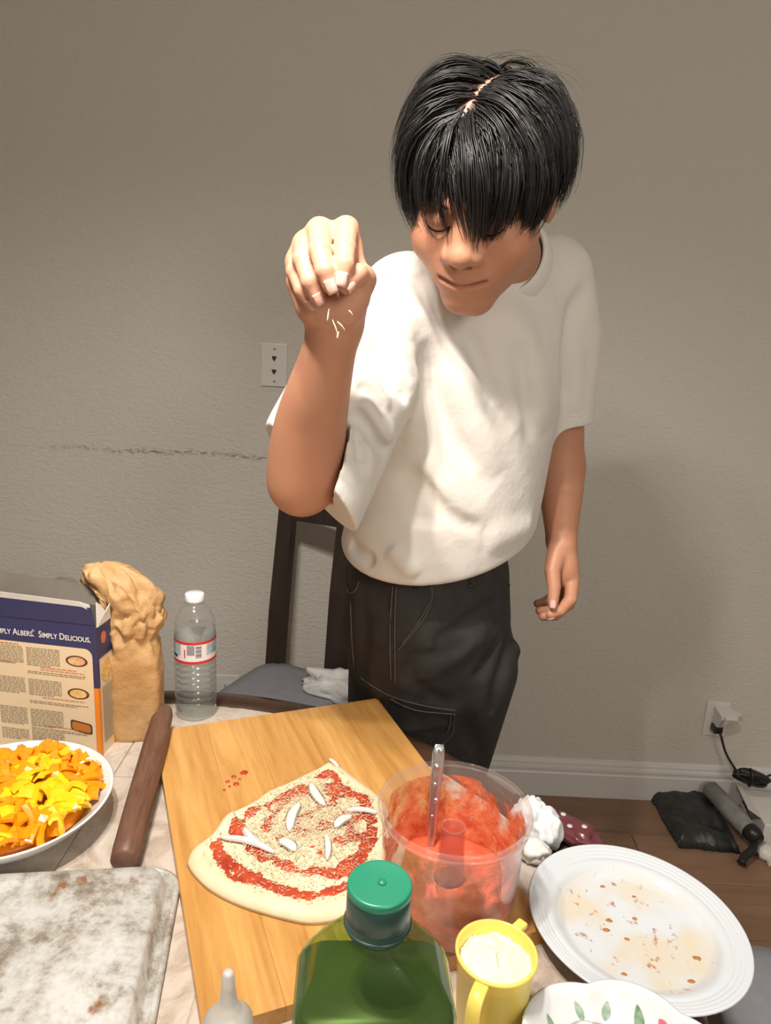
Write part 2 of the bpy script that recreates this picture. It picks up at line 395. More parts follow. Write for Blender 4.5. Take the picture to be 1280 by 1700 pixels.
# ---------------------------------------------------------------- wall plates
plate_m = mat('white_plastic', (0.68, 0.66, 0.63), 0.35); dark_m = mat('socket_hole', (0.03, 0.022, 0.015), 0.6); screw_m = mat('screw_head', (0.30, 0.28, 0.24), 0.4, 0.6)
def wplate(name, label, cx, cz):
    t = thing(name, label, 'wall plate', (cx, WY, cz)); pm = box_mesh('face_plate', 0.07, 0.005, 0.114, 0.0022, 2, z0=-0.057)
    obj('face_plate', pm, plate_m, t, loc=(0, -0.0026, 0)); return t
def disc(name, r, h, m, par, loc, rot=(PI/2, 0, 0), n=16):
    return obj(name, lathe(name, [(r, 0), (r, h*0.7), (r*0.85, h)], n), m, par, loc, rot)
pc = aty(455.5, 606, WY)
t = wplate('phone_jack_plate', 'white wall plate with two small dark heart-shaped jacks on the wall', pc[0], pc[2])
for s in (1, -1):
    disc('screw', 0.0034, 0.0012, screw_m, t, (0.001, -0.005, s*0.0425))
    z0 = s*0.0175
    sh = [(-0.0055, 0.006), (0.0055, 0.006), (0.0062, 0.002), (0.003, -0.004), (0.0, -0.0085), (-0.003, -0.004), (-0.0062, 0.002)]
    obj('jack_opening', loft('jack_opening', [[(x, y, z+z0) for x, z in sh] for y in (-0.0048, -0.0058)], smooth=False), dark_m, t)
    rim = [(-0.0085, 0.0085), (0.0085, 0.0085), (0.0095, 0.0), (0.0, -0.0125), (-0.0095, 0.0)]
    obj('jack_surround', loft('jack_surround', [[(x, y, z+z0) for x, z in rim] for y in (-0.0046, -0.0054)], smooth=False), plate_m, t)
def outlet(name, label, cx, cz):
    t = wplate(name, label, cx, cz)
    for s in (1, -1):
        rec = obj('receptacle', loft('receptacle', [[(x, y, z+s*0.02) for x, z in rrect(0.0165, 0.0145, 0.008)] for y in (-0.004, -0.0068)], smooth=False), plate_m, t)
        for sx in (-1, 1): obj('slot', box_mesh('slot', 0.0022, 0.001, 0.008), dark_m, rec, loc=(sx*0.0062, -0.0069, s*0.02-0.001))
        obj('ground_hole', lathe('ground_hole', [(0.0024, 0), (0.0024, 0.001)], 10), dark_m, rec, loc=(0, -0.0064, s*0.02-0.0075), rot=(PI/2, 0, 0))
    disc('screw', 0.003, 0.001, screw_m, t, (0, -0.005, 0)); return t
oc = aty(378, 1120, WY); outlet('wall_outlet', 'white power outlet low on the wall behind the water bottle', oc[0], oc[2]-0.057)
o2 = aty(1188, 1192, WY); o2z = o2[2]
outlet('wall_outlet', 'white power outlet low on the wall with the adapter plugged in', o2[0], o2z)
# white adapter: wedge body on the upper socket
ad = thing('power_adapter', 'white wedge-shaped plug adapter in the outlet above the baseboard', 'adapter', (o2[0]+0.012, WY-0.0068, o2z+0.016))
pf = [(0, 0.026), (-0.05, 0.020), (-0.052, 0.010), (-0.030, -0.026), (0, -0.028)]
obj('body', loft('body', [[(x*k, y, z) for y, z in pf] for x, k in ((-0.024, 1), (0.024, 1))], smooth=False), plate_m, ad)
obj('side_tab', box_mesh('side_tab', 0.03, 0.008, 0.012, 0.002, 2), plate_m, ad, loc=(0.036, -0.012, 0.006), rot=(0, 0.35, 0))
obj('front_ridge', box_mesh('front_ridge', 0.011, 0.01, 0.034, 0.003, 2), plate_m, ad, loc=(-0.013, -0.05, -0.008), rot=(0.42, 0, 0))
blk_m = mat('black_rubber', (0.012, 0.012, 0.013), 0.35)
pl = thing('power_cord', 'black power cord from the outlet, bundled into a coil', 'cord', (o2[0]-0.003, WY-0.007, o2z-0.021))  # a bundled power cord with its plug, no charger unit
obj('plug', box_mesh('plug', 0.026, 0.03, 0.024, 0.005, 2, z0=-0.012), blk_m, pl, loc=(0, -0.016, 0))
ORG = np.array(pl.location)
c0 = np.array([o2[0]+0.002, WY-0.036, o2z-0.03]); c1 = aty(1197, 1222, WY-0.05); c2 = aty(1205, 1250, WY-0.05); c3 = aty(1222, 1279, WY-0.07)
obj('cable', tube('cable', smooth_path([c0, c1, c2, c3]), 0.0036, 8, ORG), blk_m, pl)
cc = aty(1245, 1291, WY-0.1); loops = []
for i in range(5):
    P = []
    for j in range(29):
        a = 2*PI*j/28; P.append(cc + np.array([0.046*math.cos(a) + 0.002*i, 0.006*math.sin(2*a+i) - 0.004*(i % 2) - 0.006*math.cos(a), 0.0135*math.sin(a) - 0.014*math.cos(a)*0.6 + 0.003*(i-2)]))
    loops.append(tube_geo(P, 0.0045, 7, False))
V, F = merge(loops); obj('coil', mesh_np('coil', np.array(V)-ORG, F), blk_m, pl)
obj('tie', tube('tie', [cc+np.array([0.0+0.016*math.cos(a)*0.2, 0.018*math.cos(a), 0.026*math.sin(a)]) for a in np.linspace(0, 2*PI, 17)], 0.004, 6, ORG), blk_m, pl)
obj('cable_tail', tube('cable_tail', smooth_path([cc+np.array([0.04, 0, 0.0]), cc+np.array([0.08, 0.01, 0.006]), cc+np.array([0.14, 0.0, -0.03]), cc+np.array([0.2, -0.05, -0.085])]), 0.003, 7, ORG), blk_m, pl)

# ---------------------------------------------------------------- things on the floor by the wall
bagm = mottled('black_plastic_film', (0.016, 0.017, 0.018), (0.03, 0.03, 0.032), 14, 0.35, 0.5, 30, 0.004)
P4 = [atz(x, y, 0.02)[:2] for x, y in ((1078, 1312), (1180, 1312), (1232, 1408), (1128, 1398))]
bc = np.mean(P4, 0); n = 26; V = []; F = []
for sgn in (1, 0):
    for j in range(n+1):
        for i in range(n+1):
            u, vv = i/n, j/n; q = (1-u)*(1-vv)*P4[0]+u*(1-vv)*P4[1]+u*vv*P4[2]+(1-u)*vv*P4[3]; e = min(u, 1-u, vv, 1-vv)
            h = min(1, e*7)**0.5*(0.034+0.014*fbm(q[0]*16, q[1]*16, 3)) + 0.006*abs(fbm(q[0]*45, q[1]*30, 1)) if sgn else 0.0
            wv = 0.008*fbm(u*5, vv*5, 9)*(1-min(1, e*8)); V.append((q[0]-bc[0]+wv, q[1]-bc[1]+wv, 0.001+h))
for sgn in (0, 1):
    for j in range(n):
        for i in range(n):
            a = sgn*(n+1)**2+j*(n+1)+i; f = (a, a+1, a+n+2, a+n+1); F.append(f if sgn == 0 else f[::-1])
m0 = (n+1)**2; edge = [i for i in range(n+1)]+[j*(n+1)+n for j in range(1, n+1)]+[n*(n+1)+i for i in range(n-1, -1, -1)]+[j*(n+1) for j in range(n-1, 0, -1)]
for i in range(len(edge)): a, b = edge[i], edge[(i+1) % len(edge)]; F.append((a, b, b+m0, a+m0))
tag(obj('black_bag', mesh_np('black_bag', V, F), bagm, loc=(bc[0], bc[1], 0)), 'flat folded black plastic bag lying on the wooden floor by the baseboard', 'bag')
# carton with a yellow stripe
carton_m = mottled('white_card', (0.66, 0.65, 0.62), (0.70, 0.69, 0.66), 12, 0.6); yel_m = mat('yellow_print', (0.62, 0.50, 0.02), 0.5); ink_m = mat('dark_print', (0.03, 0.03, 0.05), 0.5)
cb_ = atz(1236, 1345, 0.05); cart = thing('white_carton', 'white carton with a yellow stripe lying open by the wall', 'box', (1.275, 1.872, 0), -0.12)
obj('carton_body', box_mesh('carton_body', 0.25, 0.17, 0.062, 0.002, 1), carton_m, cart)
obj('yellow_band', box_mesh('yellow_band', 0.12, 0.0012, 0.014), yel_m, cart, loc=(-0.03, -0.0853, 0.026))
obj('dark_band', box_mesh('dark_band', 0.12, 0.0012, 0.016), ink_m, cart, loc=(-0.03, -0.0853, 0.004))
obj('printed_patch', box_mesh('printed_patch', 0.07, 0.05, 0.0008), ink_m, cart, loc=(0.055, 0.02, 0.0622), rot=(0, 0, 0.2))
fl = [(-0.125, -0.06, 0.062), (-0.125, 0.07, 0.062), (-0.16, 0.075, 0.09), (-0.165, -0.055, 0.085)]
obj('flap', mesh_np('flap', fl+[(a, b, c+0.002) for a, b, c in fl], [(0, 1, 2, 3), (7, 6, 5, 4), (0, 4, 5, 1), (1, 5, 6, 2), (2, 6, 7, 3), (3, 7, 4, 0)], False), carton_m, cart)
# grey rolled umbrella-like tube with black end
roll_m = mottled('grey_felt', (0.17, 0.165, 0.16), (0.27, 0.26, 0.25), 30, 0.8, 0.3, 160, 0.002)
ra = atz(1176, 1318, 0.045); rb = atz(1245, 1392, 0.045)
rl = thing('rolled_mat', 'rolled grey felt tube with a black end resting across the black bag', 'roll', (ra[0], ra[1], 0))
O = np.array([ra[0], ra[1], 0]); up = np.array([0, 0, 0.021])
obj('felt_roll', tube('felt_roll', [ra+up, ra+(rb-ra)*0.03+up, ra+(rb-ra)*0.5+up, rb+up], [0.017, 0.026, 0.027, 0.024], 20, O), roll_m, rl)
dr = (rb-ra)/np.linalg.norm(rb-ra)
obj('end_cap', tube('end_cap', [rb+up-dr*0.004, rb+up+dr*0.012, rb+up+dr*0.03], [0.0255, 0.025, 0.018], 18, O), blk_m, rl)
hp = [rb+dr*0.02+up*0.4, rb+dr*0.035+np.array([-0.02, -0.01, 0]), rb+dr*0.03+np.array([-0.045, -0.03, -0.012]), rb+dr*0.03+np.array([-0.06, -0.045, -0.022])]
obj('handle', tube('handle', smooth_path(hp, 4), [0.011]*12+[0.013], 12, O), blk_m, rl)
obj('strap', tube('strap', [ra+(rb-ra)*0.62+np.array([0.035, 0.03, 0.045]), ra+(rb-ra)*0.85+np.array([0.03, 0.02, 0.028])], 0.0035, 6, O), blk_m, rl)
kb = atz(1272, 1412, 0.02); kn = thing('white_knob', 'small rounded white plastic piece on the floor beside the roll', 'knob', (kb[0], kb[1], 0))  # white knob-like piece, not an ornament
obj('dome', lathe('dome', [(0.012, 0), (0.026, 0.004), (0.03, 0.016), (0.024, 0.03), (0.012, 0.037), (0.0, 0.039)], 20), plate_m, kn)
obj('tip', box_mesh('tip', 0.012, 0.016, 0.012, 0.002, 1), mat('cream_plastic', (0.6, 0.55, 0.42), 0.5), kn, loc=(-0.005, -0.034, 0))
obj('stalk', tube('stalk', [(-0.02, -0.01, 0.012), (-0.05, -0.005, 0.02)], 0.005, 8), blk_m, kn)

# ---------------------------------------------------------------- chairs
chair_m = wood('dark_chair_wood', (0.020, 0.013, 0.010), (0.045, 0.030, 0.023), 2, 8, 0.32)
seat_m = mottled('grey_seat_cloth', (0.20, 0.20, 0.225), (0.23, 0.23, 0.255), 40, 0.8, 0.25, 900, 0.0008)
def chair(label, loc, rz):
    t = thing('dining_chair', label, 'chair', loc, rz, 'dark wood chairs with grey seats')
    def seatring(s, z): return [(x*s, y*s, z) for x, y in rrect(0.225, 0.215, 0.07)]
    obj('seat', loft('seat', [seatring(0.95, 0.425), seatring(1.0, 0.435), seatring(1.0, 0.458), seatring(0.96, 0.474), seatring(0.8, 0.481), seatring(0.3, 0.484)]), seat_m, t)
    obj('seat_rail', loft('seat_rail', [[(x*0.93, y*0.93, z) for x, y in rrect(0.225, 0.215, 0.05)] for z in (0.37, 0.426)], smooth=False), chair_m, t)
    for sx in (-1, 1):
        x = sx*0.195
        def sec(y, z, hx=0.022, hy=0.017): return [(x-hx, y-hy, z), (x+hx, y-hy, z), (x+hx, y+hy, z), (x-hx, y+hy, z)]
        obj('rear_leg', loft('rear_leg', [sec(0.245, 0.0, 0.017, 0.015), sec(0.215, 0.2), sec(0.205, 0.43), sec(0.222, 0.62), sec(0.262, 0.915, 0.021, 0.014)], smooth=False), chair_m, t)
        x = sx*0.19
        obj('front_leg', loft('front_leg', [sec(-0.175, 0.0, 0.015, 0.015), sec(-0.175, 0.40, 0.021, 0.021)], smooth=False), chair_m, t)
    obj('top_rail', loft('top_rail', [[(x, y0+0.012*(1-(x/0.2)**2)+dy, z) for dy, z in ((-0.011, 0.87), (0.011, 0.87), (0.013, 0.925), (-0.009, 0.925))] for y0 in (0.252,) for x in np.linspace(-0.2, 0.2, 9)], smooth=False), chair_m, t)
    for x in (0.0,):
        obj('back_splat', loft('back_splat', [[(x-0.042, y-0.006, z), (x+0.042, y-0.006, z), (x+0.042, y+0.006, z), (x-0.042, y+0.006, z)] for y, z in ((0.212, 0.44), (0.232, 0.7), (0.262, 0.90))], smooth=False), chair_m, t)
    return t
CHX, CHY, CHR = -0.18, 1.58, -0.44
chair('dark wooden chair with grey seat standing against the wall behind the table', (CHX, CHY, 0), CHR)
chair('grey seated chair at the lower right corner beside the white platter', (0.72, 0.70, 0), -1.75)
# crumpled white plastic bag on the far chair
film_m = mottled('white_film', (0.62, 0.62, 0.62), (0.72, 0.72, 0.72), 20, 0.4, 0.4, 60, 0.004)
bm = bmesh.new(); bmesh.ops.create_icosphere(bm, subdivisions=4, radius=1)
for vv in bm.verts:
    c = vv.co.copy(); s_ = 1+0.35*fbm(c.x*2.2, c.y*2.2, c.z*2.2+5)+0.12*fbm(c.x*7, c.y*7, c.z*7)
    vv.co = Vector((c.x*0.12*s_, c.y*0.055*s_, max(-0.002, 0.0+c.z*0.045*s_+0.006)))
tag(obj('plastic_bag', bm_mesh('plastic_bag', bm, True), film_m, loc=(CHX+0.125, CHY+0.075, 0.487), rot=(0, 0, CHR)), 'crumpled white plastic bag left on the grey chair seat', 'bag')

# ---------------------------------------------------------------- round table
TCX, TCY, TR = -0.29, 0.515, 0.627
rim_m = wood('dark_table_wood', (0.035, 0.018, 0.011), (0.085, 0.045, 0.028), 0, 4, 0.22)
stone_m = mat('stone_tile', (0.55, 0.48, 0.41), 0.38)
v = coords(stone_m); n1 = noise_tex(stone_m, v, 16, 8, 0.7, 1.2); n2 = noise_tex(stone_m, v, 90, 4, 0.6)
c = ramp(stone_m, n1, [(0.30, (0.30, 0.23, 0.17)), (0.42, (0.46, 0.38, 0.31)), (0.52, (0.58, 0.51, 0.44)), (0.70, (0.66, 0.61, 0.55))])
set_color(stone_m, mixc(stone_m, mth(stone_m, 'MULTIPLY', n2, 0.35), c, (0.45, 0.38, 0.31))); bump(stone_m, n1, 0.12, 0.003)
tb = thing('round_table', 'round table with stone-tiled top and dark wooden rim', 'table', (TCX, TCY, 0))
rp = [(TR-0.052, ZT-0.0005), (TR-0.02, ZT+0.001), (TR-0.006, ZT-0.001), (TR, ZT-0.007), (TR, ZT-0.024), (TR-0.008, ZT-0.031), (TR-0.03, ZT-0.034), (TR-0.052, ZT-0.034)]
obj('rim', lathe('rim', rp, 96, closed=True), rim_m, tb)
obj('underlay', lathe('underlay', [(0.0, ZT-0.03), (TR-0.05, ZT-0.03), (TR-0.05, ZT-0.0012), (0, ZT-0.0012)], 72), mat('grout', (0.50, 0.43, 0.36), 0.8), tb)
# tiles cut to the round inlay
TS = 0.2; R0 = TR-0.0535
for iy in range(-3, 4):
    for ix in range(-3, 4):
        g = 0.001; x0, x1, y0, y1 = ix*TS+g-0.06, (ix+1)*TS-g-0.06, iy*TS+g-0.03, (iy+1)*TS-g-0.03
        poly = [(x0, y0), (x1, y0), (x1, y1), (x0, y1)]
        for k in range(48):                      # clip by the circle
            a = 2*PI*(k+0.5)/48; nx, ny = math.cos(a), math.sin(a); out = []
            for q in range(len(poly)):
                p1, p2 = poly[q], poly[(q+1) % len(poly)]; d1 = p1[0]*nx+p1[1]*ny-R0; d2 = p2[0]*nx+p2[1]*ny-R0
                if d1 <= 0: out.append(p1)
                if (d1 < 0 < d2) or (d2 < 0 < d1): f = d1/(d1-d2); out.append((p1[0]+f*(p2[0]-p1[0]), p1[1]+f*(p2[1]-p1[1])))
            poly = out
            if len(poly) < 3: break
        if len(poly) < 3: continue
        cx = sum(p[0] for p in poly)/len(poly); cy = sum(p[1] for p in poly)/len(poly)
        def ring(s, z): return [(cx+(p[0]-cx)*s, cy+(p[1]-cy)*s, z) for p in poly]
        obj('tile', loft('tile', [ring(1, ZT-0.0016), ring(1, ZT-0.0004), ring(0.996, ZT)], smooth=False), stone_m, tb)
obj('pedestal', lathe('pedestal', [(0.16, 0.03), (0.09, 0.09), (0.055, 0.2), (0.05, 0.45), (0.08, 0.62), (0.2, 0.70), (0.22, ZT-0.031)], 32), rim_m, tb)
for k in range(4):
    a = PI/4+k*PI/2; q = np.array([math.cos(a), math.sin(a), 0])
    obj('foot', tube('foot', [q*0.05+np.array([0, 0, 0.14]), q*0.22+np.array([0, 0, 0.07]), q*0.36+np.array([0, 0, 0.026])], [0.04, 0.033, 0.026], 10), rim_m, tb)

# ================================================================== the person
PB = np.array([0.10, 1.27, 0.0])
person = thing('person', 'person in white t-shirt and black cargo trousers sprinkling cheese over the table', 'person', PB)
# ---- head frame: local x = his left (image right), y = forward out of the face, z = crown
def rot3(a, b, c):
    ca, sa, cb, sb, cc, sc = math.cos(a), math.sin(a), math.cos(b), math.sin(b), math.cos(c), math.sin(c)
    return np.array([[ca, -sa, 0], [sa, ca, 0], [0, 0, 1]])@np.array([[1, 0, 0], [0, cb, -sb], [0, sb, cb]])@np.array([[cc, 0, sc], [0, 1, 0], [-sc, 0, cc]])
HR = rot3(math.radians(-20.6), math.radians(34.7), math.radians(4.8))@np.diag([1.0, -1.0, 1.0]); HC = np.array([0.1069, 0.9691, 1.5491]); HS = 1.03
def hp(x, y, z): return HC + HR@(np.array([x, y, z])*HS)
def hl(P): return ((np.asarray(P)-HC)@HR)/HS     # world -> head local
# ---- joints
SR = at(655, 500, 1.045); ER = at(503, 822, 0.915); WR = at(556, 530, 0.765)
SL = at(930, 460, 1.19); EL = at(931, 775, 1.275); WL = at(932, 900, 1.27)
def e3(p): return np.asarray(p, float)
body = Field((-0.16, 0.62, 0.90), (0.40, 1.42, 1.70), 0.0022)
# torso under the shirt
def secs(rows): return [(at(px, py, d)[2], at(px, py, d)[0], at(px, py, d)[1], a, b, math.radians(yw)) for px, py, d, a, b, yw in rows]
TORSO = secs([(842, 415, 1.16, 0.05, 0.05, 26), (815, 450, 1.15, 0.14, 0.075, 27), (790, 520, 1.14, 0.165, 0.095, 28), (775, 620, 1.16, 0.155, 0.10, 30), (762, 720, 1.19, 0.145, 0.10, 32), (742, 820, 1.22, 0.145, 0.105, 35), (725, 900, 1.25, 0.15, 0.11, 40)])
body.zloft([(z, x, y, a-0.016, b-0.012, yw) for z, x, y, a, b, yw in TORSO], 0.02)
NB = at(838, 455, 1.13)
body.cone(hp(0, -0.035, -0.05), NB, 0.052, 0.062, 0.02)
# head
body.ell(hp(0, -0.015, 0.030), np.array([0.076, 0.096, 0.082])*HS, HR, 0.02)
body.ell(hp(0, 0.028, -0.032), np.array([0.067, 0.064, 0.082])*HS, HR, 0.03)
for s in (-1, 1):
    body.cone(hp(s*0.048, -0.002, -0.055), hp(s*0.012, 0.067, -0.102), 0.022, 0.018, 0.026)
    body.ell(hp(s*0.038, 0.060, -0.035), np.array([0.034, 0.029, 0.033])*HS, HR, 0.025)
    body.cone(hp(s*0.050, 0.066, 0.022), hp(s*0.014, 0.087, 0.020), 0.009, 0.011, 0.015)
body.cone(hp(-0.010, 0.073, -0.104), hp(0.010, 0.073, -0.104), 0.0180, 0.0180, 0.022)
body.ell(hp(0, 0.036, -0.066), np.array([0.054, 0.046, 0.045])*HS, HR, 0.02)
body.ell(hp(0, 0.080, -0.066), np.array([0.040, 0.020, 0.026])*HS, HR, 0.02)       # muzzle
for s in (-1, 1): body.ell(hp(s*0.031, 0.094, 0.001), np.array([0.019, 0.010, 0.012])*HS, HR, 0.014, 'sub')
for s in (-1, 1): body.ell(hp(s*0.031, 0.0765, -0.001), np.array([0.017, 0.0145, 0.0135])*HS, HR, 0.005)
body.cone(hp(0, 0.080, 0.010), hp(0, 0.101, -0.030), 0.0095, 0.0125, 0.016); body.ell(hp(0, 0.104, -0.034), np.array([0.0135, 0.0115, 0.0105])*HS, HR, 0.010)
for s in (-1, 1):
    body.ell(hp(s*0.0165, 0.094, -0.0375), np.array([0.0085, 0.011, 0.0085])*HS, HR, 0.008)
    body.ell(hp(s*0.0085, 0.1005, -0.0465), np.array([0.0045, 0.0055, 0.004])*HS, HR, 0.003, 'sub')
    body.ridge([hp(s*0.028, 0.088, -0.036), hp(s*0.042, 0.076, -0.046), hp(s*0.050, 0.068, -0.054)], -0.0016, 0.006)
# smiling lips
UP = [(-0.052, 0.063, -0.0460), (-0.027, 0.088, -0.0635), (-0.007, 0.0985, -0.0685), (0.0, 0.0982, -0.0695), (0.007, 0.0985, -0.0685), (0.027, 0.088, -0.0635), (0.052, 0.063, -0.0460)]
LO = [(-0.047, 0.065, -0.0510), (-0.020, 0.0895, -0.0745), (0.0, 0.0955, -0.0785), (0.020, 0.0895, -0.0745), (0.047, 0.065, -0.0510)]
body.chain([hp(*p) for p in UP], [0.0015, 0.0034, 0.004, 0.0036, 0.004, 0.0034, 0.0015], 0.008)
body.chain([hp(*p) for p in LO], [0.0015, 0.0040, 0.0046, 0.0040, 0.0015], 0.008)
SEAM = [(-0.058, 0.062, -0.0410), (-0.048, 0.072, -0.0490), (-0.026, 0.0935, -0.0670), (0.0, 0.1025, -0.0735), (0.026, 0.0935, -0.0670), (0.048, 0.072, -0.0490), (0.058, 0.062, -0.0410)]
body.ridge([hp(*p) for p in SEAM], -0.0048, 0.0036)
for s in (-1, 1):
    LID = [(s*0.047, 0.082, -0.004), (s*0.040, 0.089, -0.0075), (s*0.031, 0.092, -0.0095), (s*0.022, 0.090, -0.0085), (s*0.015, 0.085, -0.005)]
    body.ridge([hp(*p) for p in LID], -0.0016, 0.0028)
    # ears: bowl with a rolled edge
    body.ell(hp(s*0.079, -0.012, -0.012), np.array([0.010, 0.019, 0.031])*HS, HR, 0.006)
    body.ell(hp(s*0.087, -0.008, -0.010), np.array([0.007, 0.011, 0.019])*HS, HR, 0.005, 'sub')
    body.ridge([hp(s*0.089, -0.018+0.017*math.cos(a), -0.010+0.027*math.sin(a)) for a in np.linspace(0.2, 4.2, 10)], 0.002, 0.004)
# right arm (image left): sleeve, elbow bent, forearm raised
body.chain([SR, SR+(ER-SR)*0.5, ER+(SR-ER)*0.12], [0.045, 0.043, 0.041], 0.01)
fa = WR-ER
EB = at(487, 826, 0.905)
FA = smooth_path([at(501, 801, 0.915), at(509, 750, 0.890), at(517, 700, 0.860), at(529, 650, 0.825), at(542, 600, 0.795), at(555, 545, 0.766), at(556, 515, 0.75)], 8)
tt = np.linspace(0, 1, len(FA)); rr = np.polyval(np.polyfit([0, 0.17, 0.33, 0.5, 0.67, 0.83, 1.0], [0.0435, 0.0455, 0.0425, 0.0355, 0.0305, 0.0275, 0.0282], 4), tt)
body.chain(FA, list(rr), 0.015)
# ---- right hand, a pinch seen from the finger side
def H(px, py, d): return at(px, py, d)
WR2 = H(556, 505, 0.748)
body.chain([WR, WR2], [0.0285, 0.027], 0.015)
MC = {'i': H(575, 381, 0.735), 'm': H(531, 383, 0.737), 'r': H(507, 405, 0.748), 'p': H(497, 435, 0.755)}
FING = {'i': ([MC['i'], H(573, 414, 0.697), H(572, 441, 0.683), H(568, 464, 0.684)], [0.0125, 0.0103, 0.0092, 0.0082]),
        'm': ([MC['m'], H(532, 418, 0.695), H(540, 450, 0.681), H(549, 474, 0.684)], [0.0128, 0.0106, 0.0095, 0.0084]),
        'r': ([MC['r'], H(504, 432, 0.712), H(515, 468, 0.700), H(528, 494, 0.705)], [0.0122, 0.0102, 0.0090, 0.0080]),
        'p': ([MC['p'], H(491, 452, 0.725), H(502, 482, 0.715), H(517, 503, 0.718)], [0.0108, 0.0090, 0.0080, 0.0072])}
for k in 'imrp':
    pos = {'i': 574, 'm': 556, 'r': 540, 'p': 524}[k]
    body.chain([H(pos, 505, 0.748), MC[k]], [0.0165, 0.0128], 0.014)
body.ell(H(552, 470, 0.752), (0.030, 0.016, 0.036), None, 0.015)
body.chain([H(520, 505, 0.742), H(503, 468, 0.742), H(498, 440, 0.748)], [0.0165, 0.0165, 0.013], 0.012)   # outer edge of the palm
body.chain([H(566, 510, 0.738), H(589, 492, 0.728), H(600, 464, 0.722)], [0.0175, 0.0155, 0.0135], 0.012)   # ball of the thumb
body.chain([H(540, 512, 0.735), H(570, 513, 0.733)], [0.014, 0.0145], 0.010)                               # heel of the hand
body.chain([H(600, 464, 0.722), H(594, 455, 0.703), H(582, 466, 0.692), H(575, 475, 0.689)], [0.0135, 0.0105, 0.0092, 0.0078], 0.007)
body.chain([H(592, 440, 0.730), H(584, 408, 0.732)], [0.009, 0.010], 0.010)                                # web of the thumb
for k in 'imrp':
    P, R = FING[k]
    for i in range(3): body.cone(P[i], P[i+1], R[i], R[i+1], 0.0022 if i else 0.004)
    body.ell(P[1]+np.array([0, -0.001, 0.0012]), (R[1]*1.04,)*3, None, 0.003)
for px in ([(516, 522), (545, 529), (585, 526)], [(520, 533), (548, 541), (566, 541)]):
    h = body.hits(px)
    if len(h) > 1: body.ridge(h, -0.0018, 0.003)
for k, y in (('i', 405), ('i', 411), ('i', 417), ('i', 424), ('m', 408), ('m', 414), ('m', 437), ('i', 438)):
    x = np.interp(y, [381, 440], [574, 571]) if k == 'i' else np.interp(y, [383, 450], [531, 540])
    h = body.hits([(x-11, y+1.5), (x, y), (x+11, y+1)])
    if len(h) > 1: body.ridge(h, -0.0007, 0.0018)
# ---- left arm hanging
body.chain([SL+np.array([-0.01,0,-0.01]), SL+(EL-SL)*0.5, EL], [0.044, 0.041, 0.039], 0.01)
fl_ = WL-EL
body.chain([EL, EL+fl_*0.3, EL+fl_*0.7, WL], [0.040, 0.039, 0.031, 0.0255], 0.015)
K = [at(950, 962, 1.255), at(945, 968, 1.28), at(938, 970, 1.30), at(930, 968, 1.315)]
for i, k_ in enumerate(K): body.chain([WL+np.array([0, (i-1.5)*0.012, 0]), k_], [0.02, 0.0125], 0.012)
body.ell(at(936, 945, 1.265), (0.020, 0.028, 0.036), None, 0.012)
LF = [([K[0], at(947, 995, 1.235), at(930, 1014, 1.225), at(914, 1020, 1.225)], [0.0125, 0.0105, 0.0092, 0.008]),
      ([K[1], at(944, 1003, 1.262), at(922, 1021, 1.252), at(902, 1023, 1.252)], [0.0125, 0.0105, 0.0092, 0.008]),
      ([K[2], at(932, 1002, 1.285), at(912, 1014, 1.28), at(896, 1014, 1.28)], [0.012, 0.0100, 0.0088, 0.0076]),
      ([K[3], at(918, 990, 1.305), at(904, 999, 1.305), at(892, 1002, 1.305)], [0.0105, 0.0088, 0.0078, 0.007])]
for P, R in LF:
    for i in range(3): body.cone(P[i], P[i+1], R[i], R[i+1], 0.0025)
TH = [at(926, 915, 1.25), at(917, 948, 1.235), at(920, 975, 1.225), at(918, 1003, 1.218)]
body.chain(TH, [0.018, 0.0135, 0.0112, 0.0085], 0.006)
V, Fq = body.mesh(); V = relax(V, Fq, 2, 0.5)
# natural colouring of the skin, plus shade painted into mouth line and nostrils
Lh = hl(V); C = np.empty((len(V), 3)); C[:] = (0.50, 0.245, 0.150)
def seg_d(P, pts):
    best = np.full(len(P), 9.0)
    for a, b in zip(pts[:-1], pts[1:]):
        a = np.asarray(a, float); b = np.asarray(b, float); ba = b-a; t = np.clip(((P-a)@ba)/(ba@ba), 0, 1); best = np.minimum(best, np.linalg.norm(P-a-t[:, None]*ba, axis=1))
    return best
def tint(w, col): C[:] = C*(1-w[:, None])+np.array(col)*w[:, None]
near_face = np.linalg.norm(Lh, axis=1) < 0.2
w_ = np.where(near_face, np.exp(-(np.minimum(seg_d(Lh, UP), seg_d(Lh, LO))/0.0058)**4), 0); tint(w_*0.7, (0.46, 0.16, 0.11))
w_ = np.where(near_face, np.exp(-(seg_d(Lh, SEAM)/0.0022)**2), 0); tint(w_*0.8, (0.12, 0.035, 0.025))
for s in (-1, 1):
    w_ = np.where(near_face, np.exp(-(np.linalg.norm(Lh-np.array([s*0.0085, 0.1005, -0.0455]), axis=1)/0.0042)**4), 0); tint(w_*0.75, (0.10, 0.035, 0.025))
    w_ = np.where(near_face, np.exp(-((Lh-np.array([s*0.042, 0.07, -0.04]))**2).sum(1)/0.022**2), 0); tint(w_*0.35, (0.54, 0.22, 0.14))
hand = np.exp(-(np.linalg.norm(V-H(548, 445, 0.72), axis=1)/0.065)**4); tint(hand*0.8, (0.62, 0.335, 0.235))
tips = np.zeros(len(V))
for k in 'im': tips = np.maximum(tips, np.exp(-(np.linalg.norm(V-FING[k][0][3], axis=1)/0.014)**2))
tint(tips*0.6, (0.68, 0.30, 0.21))
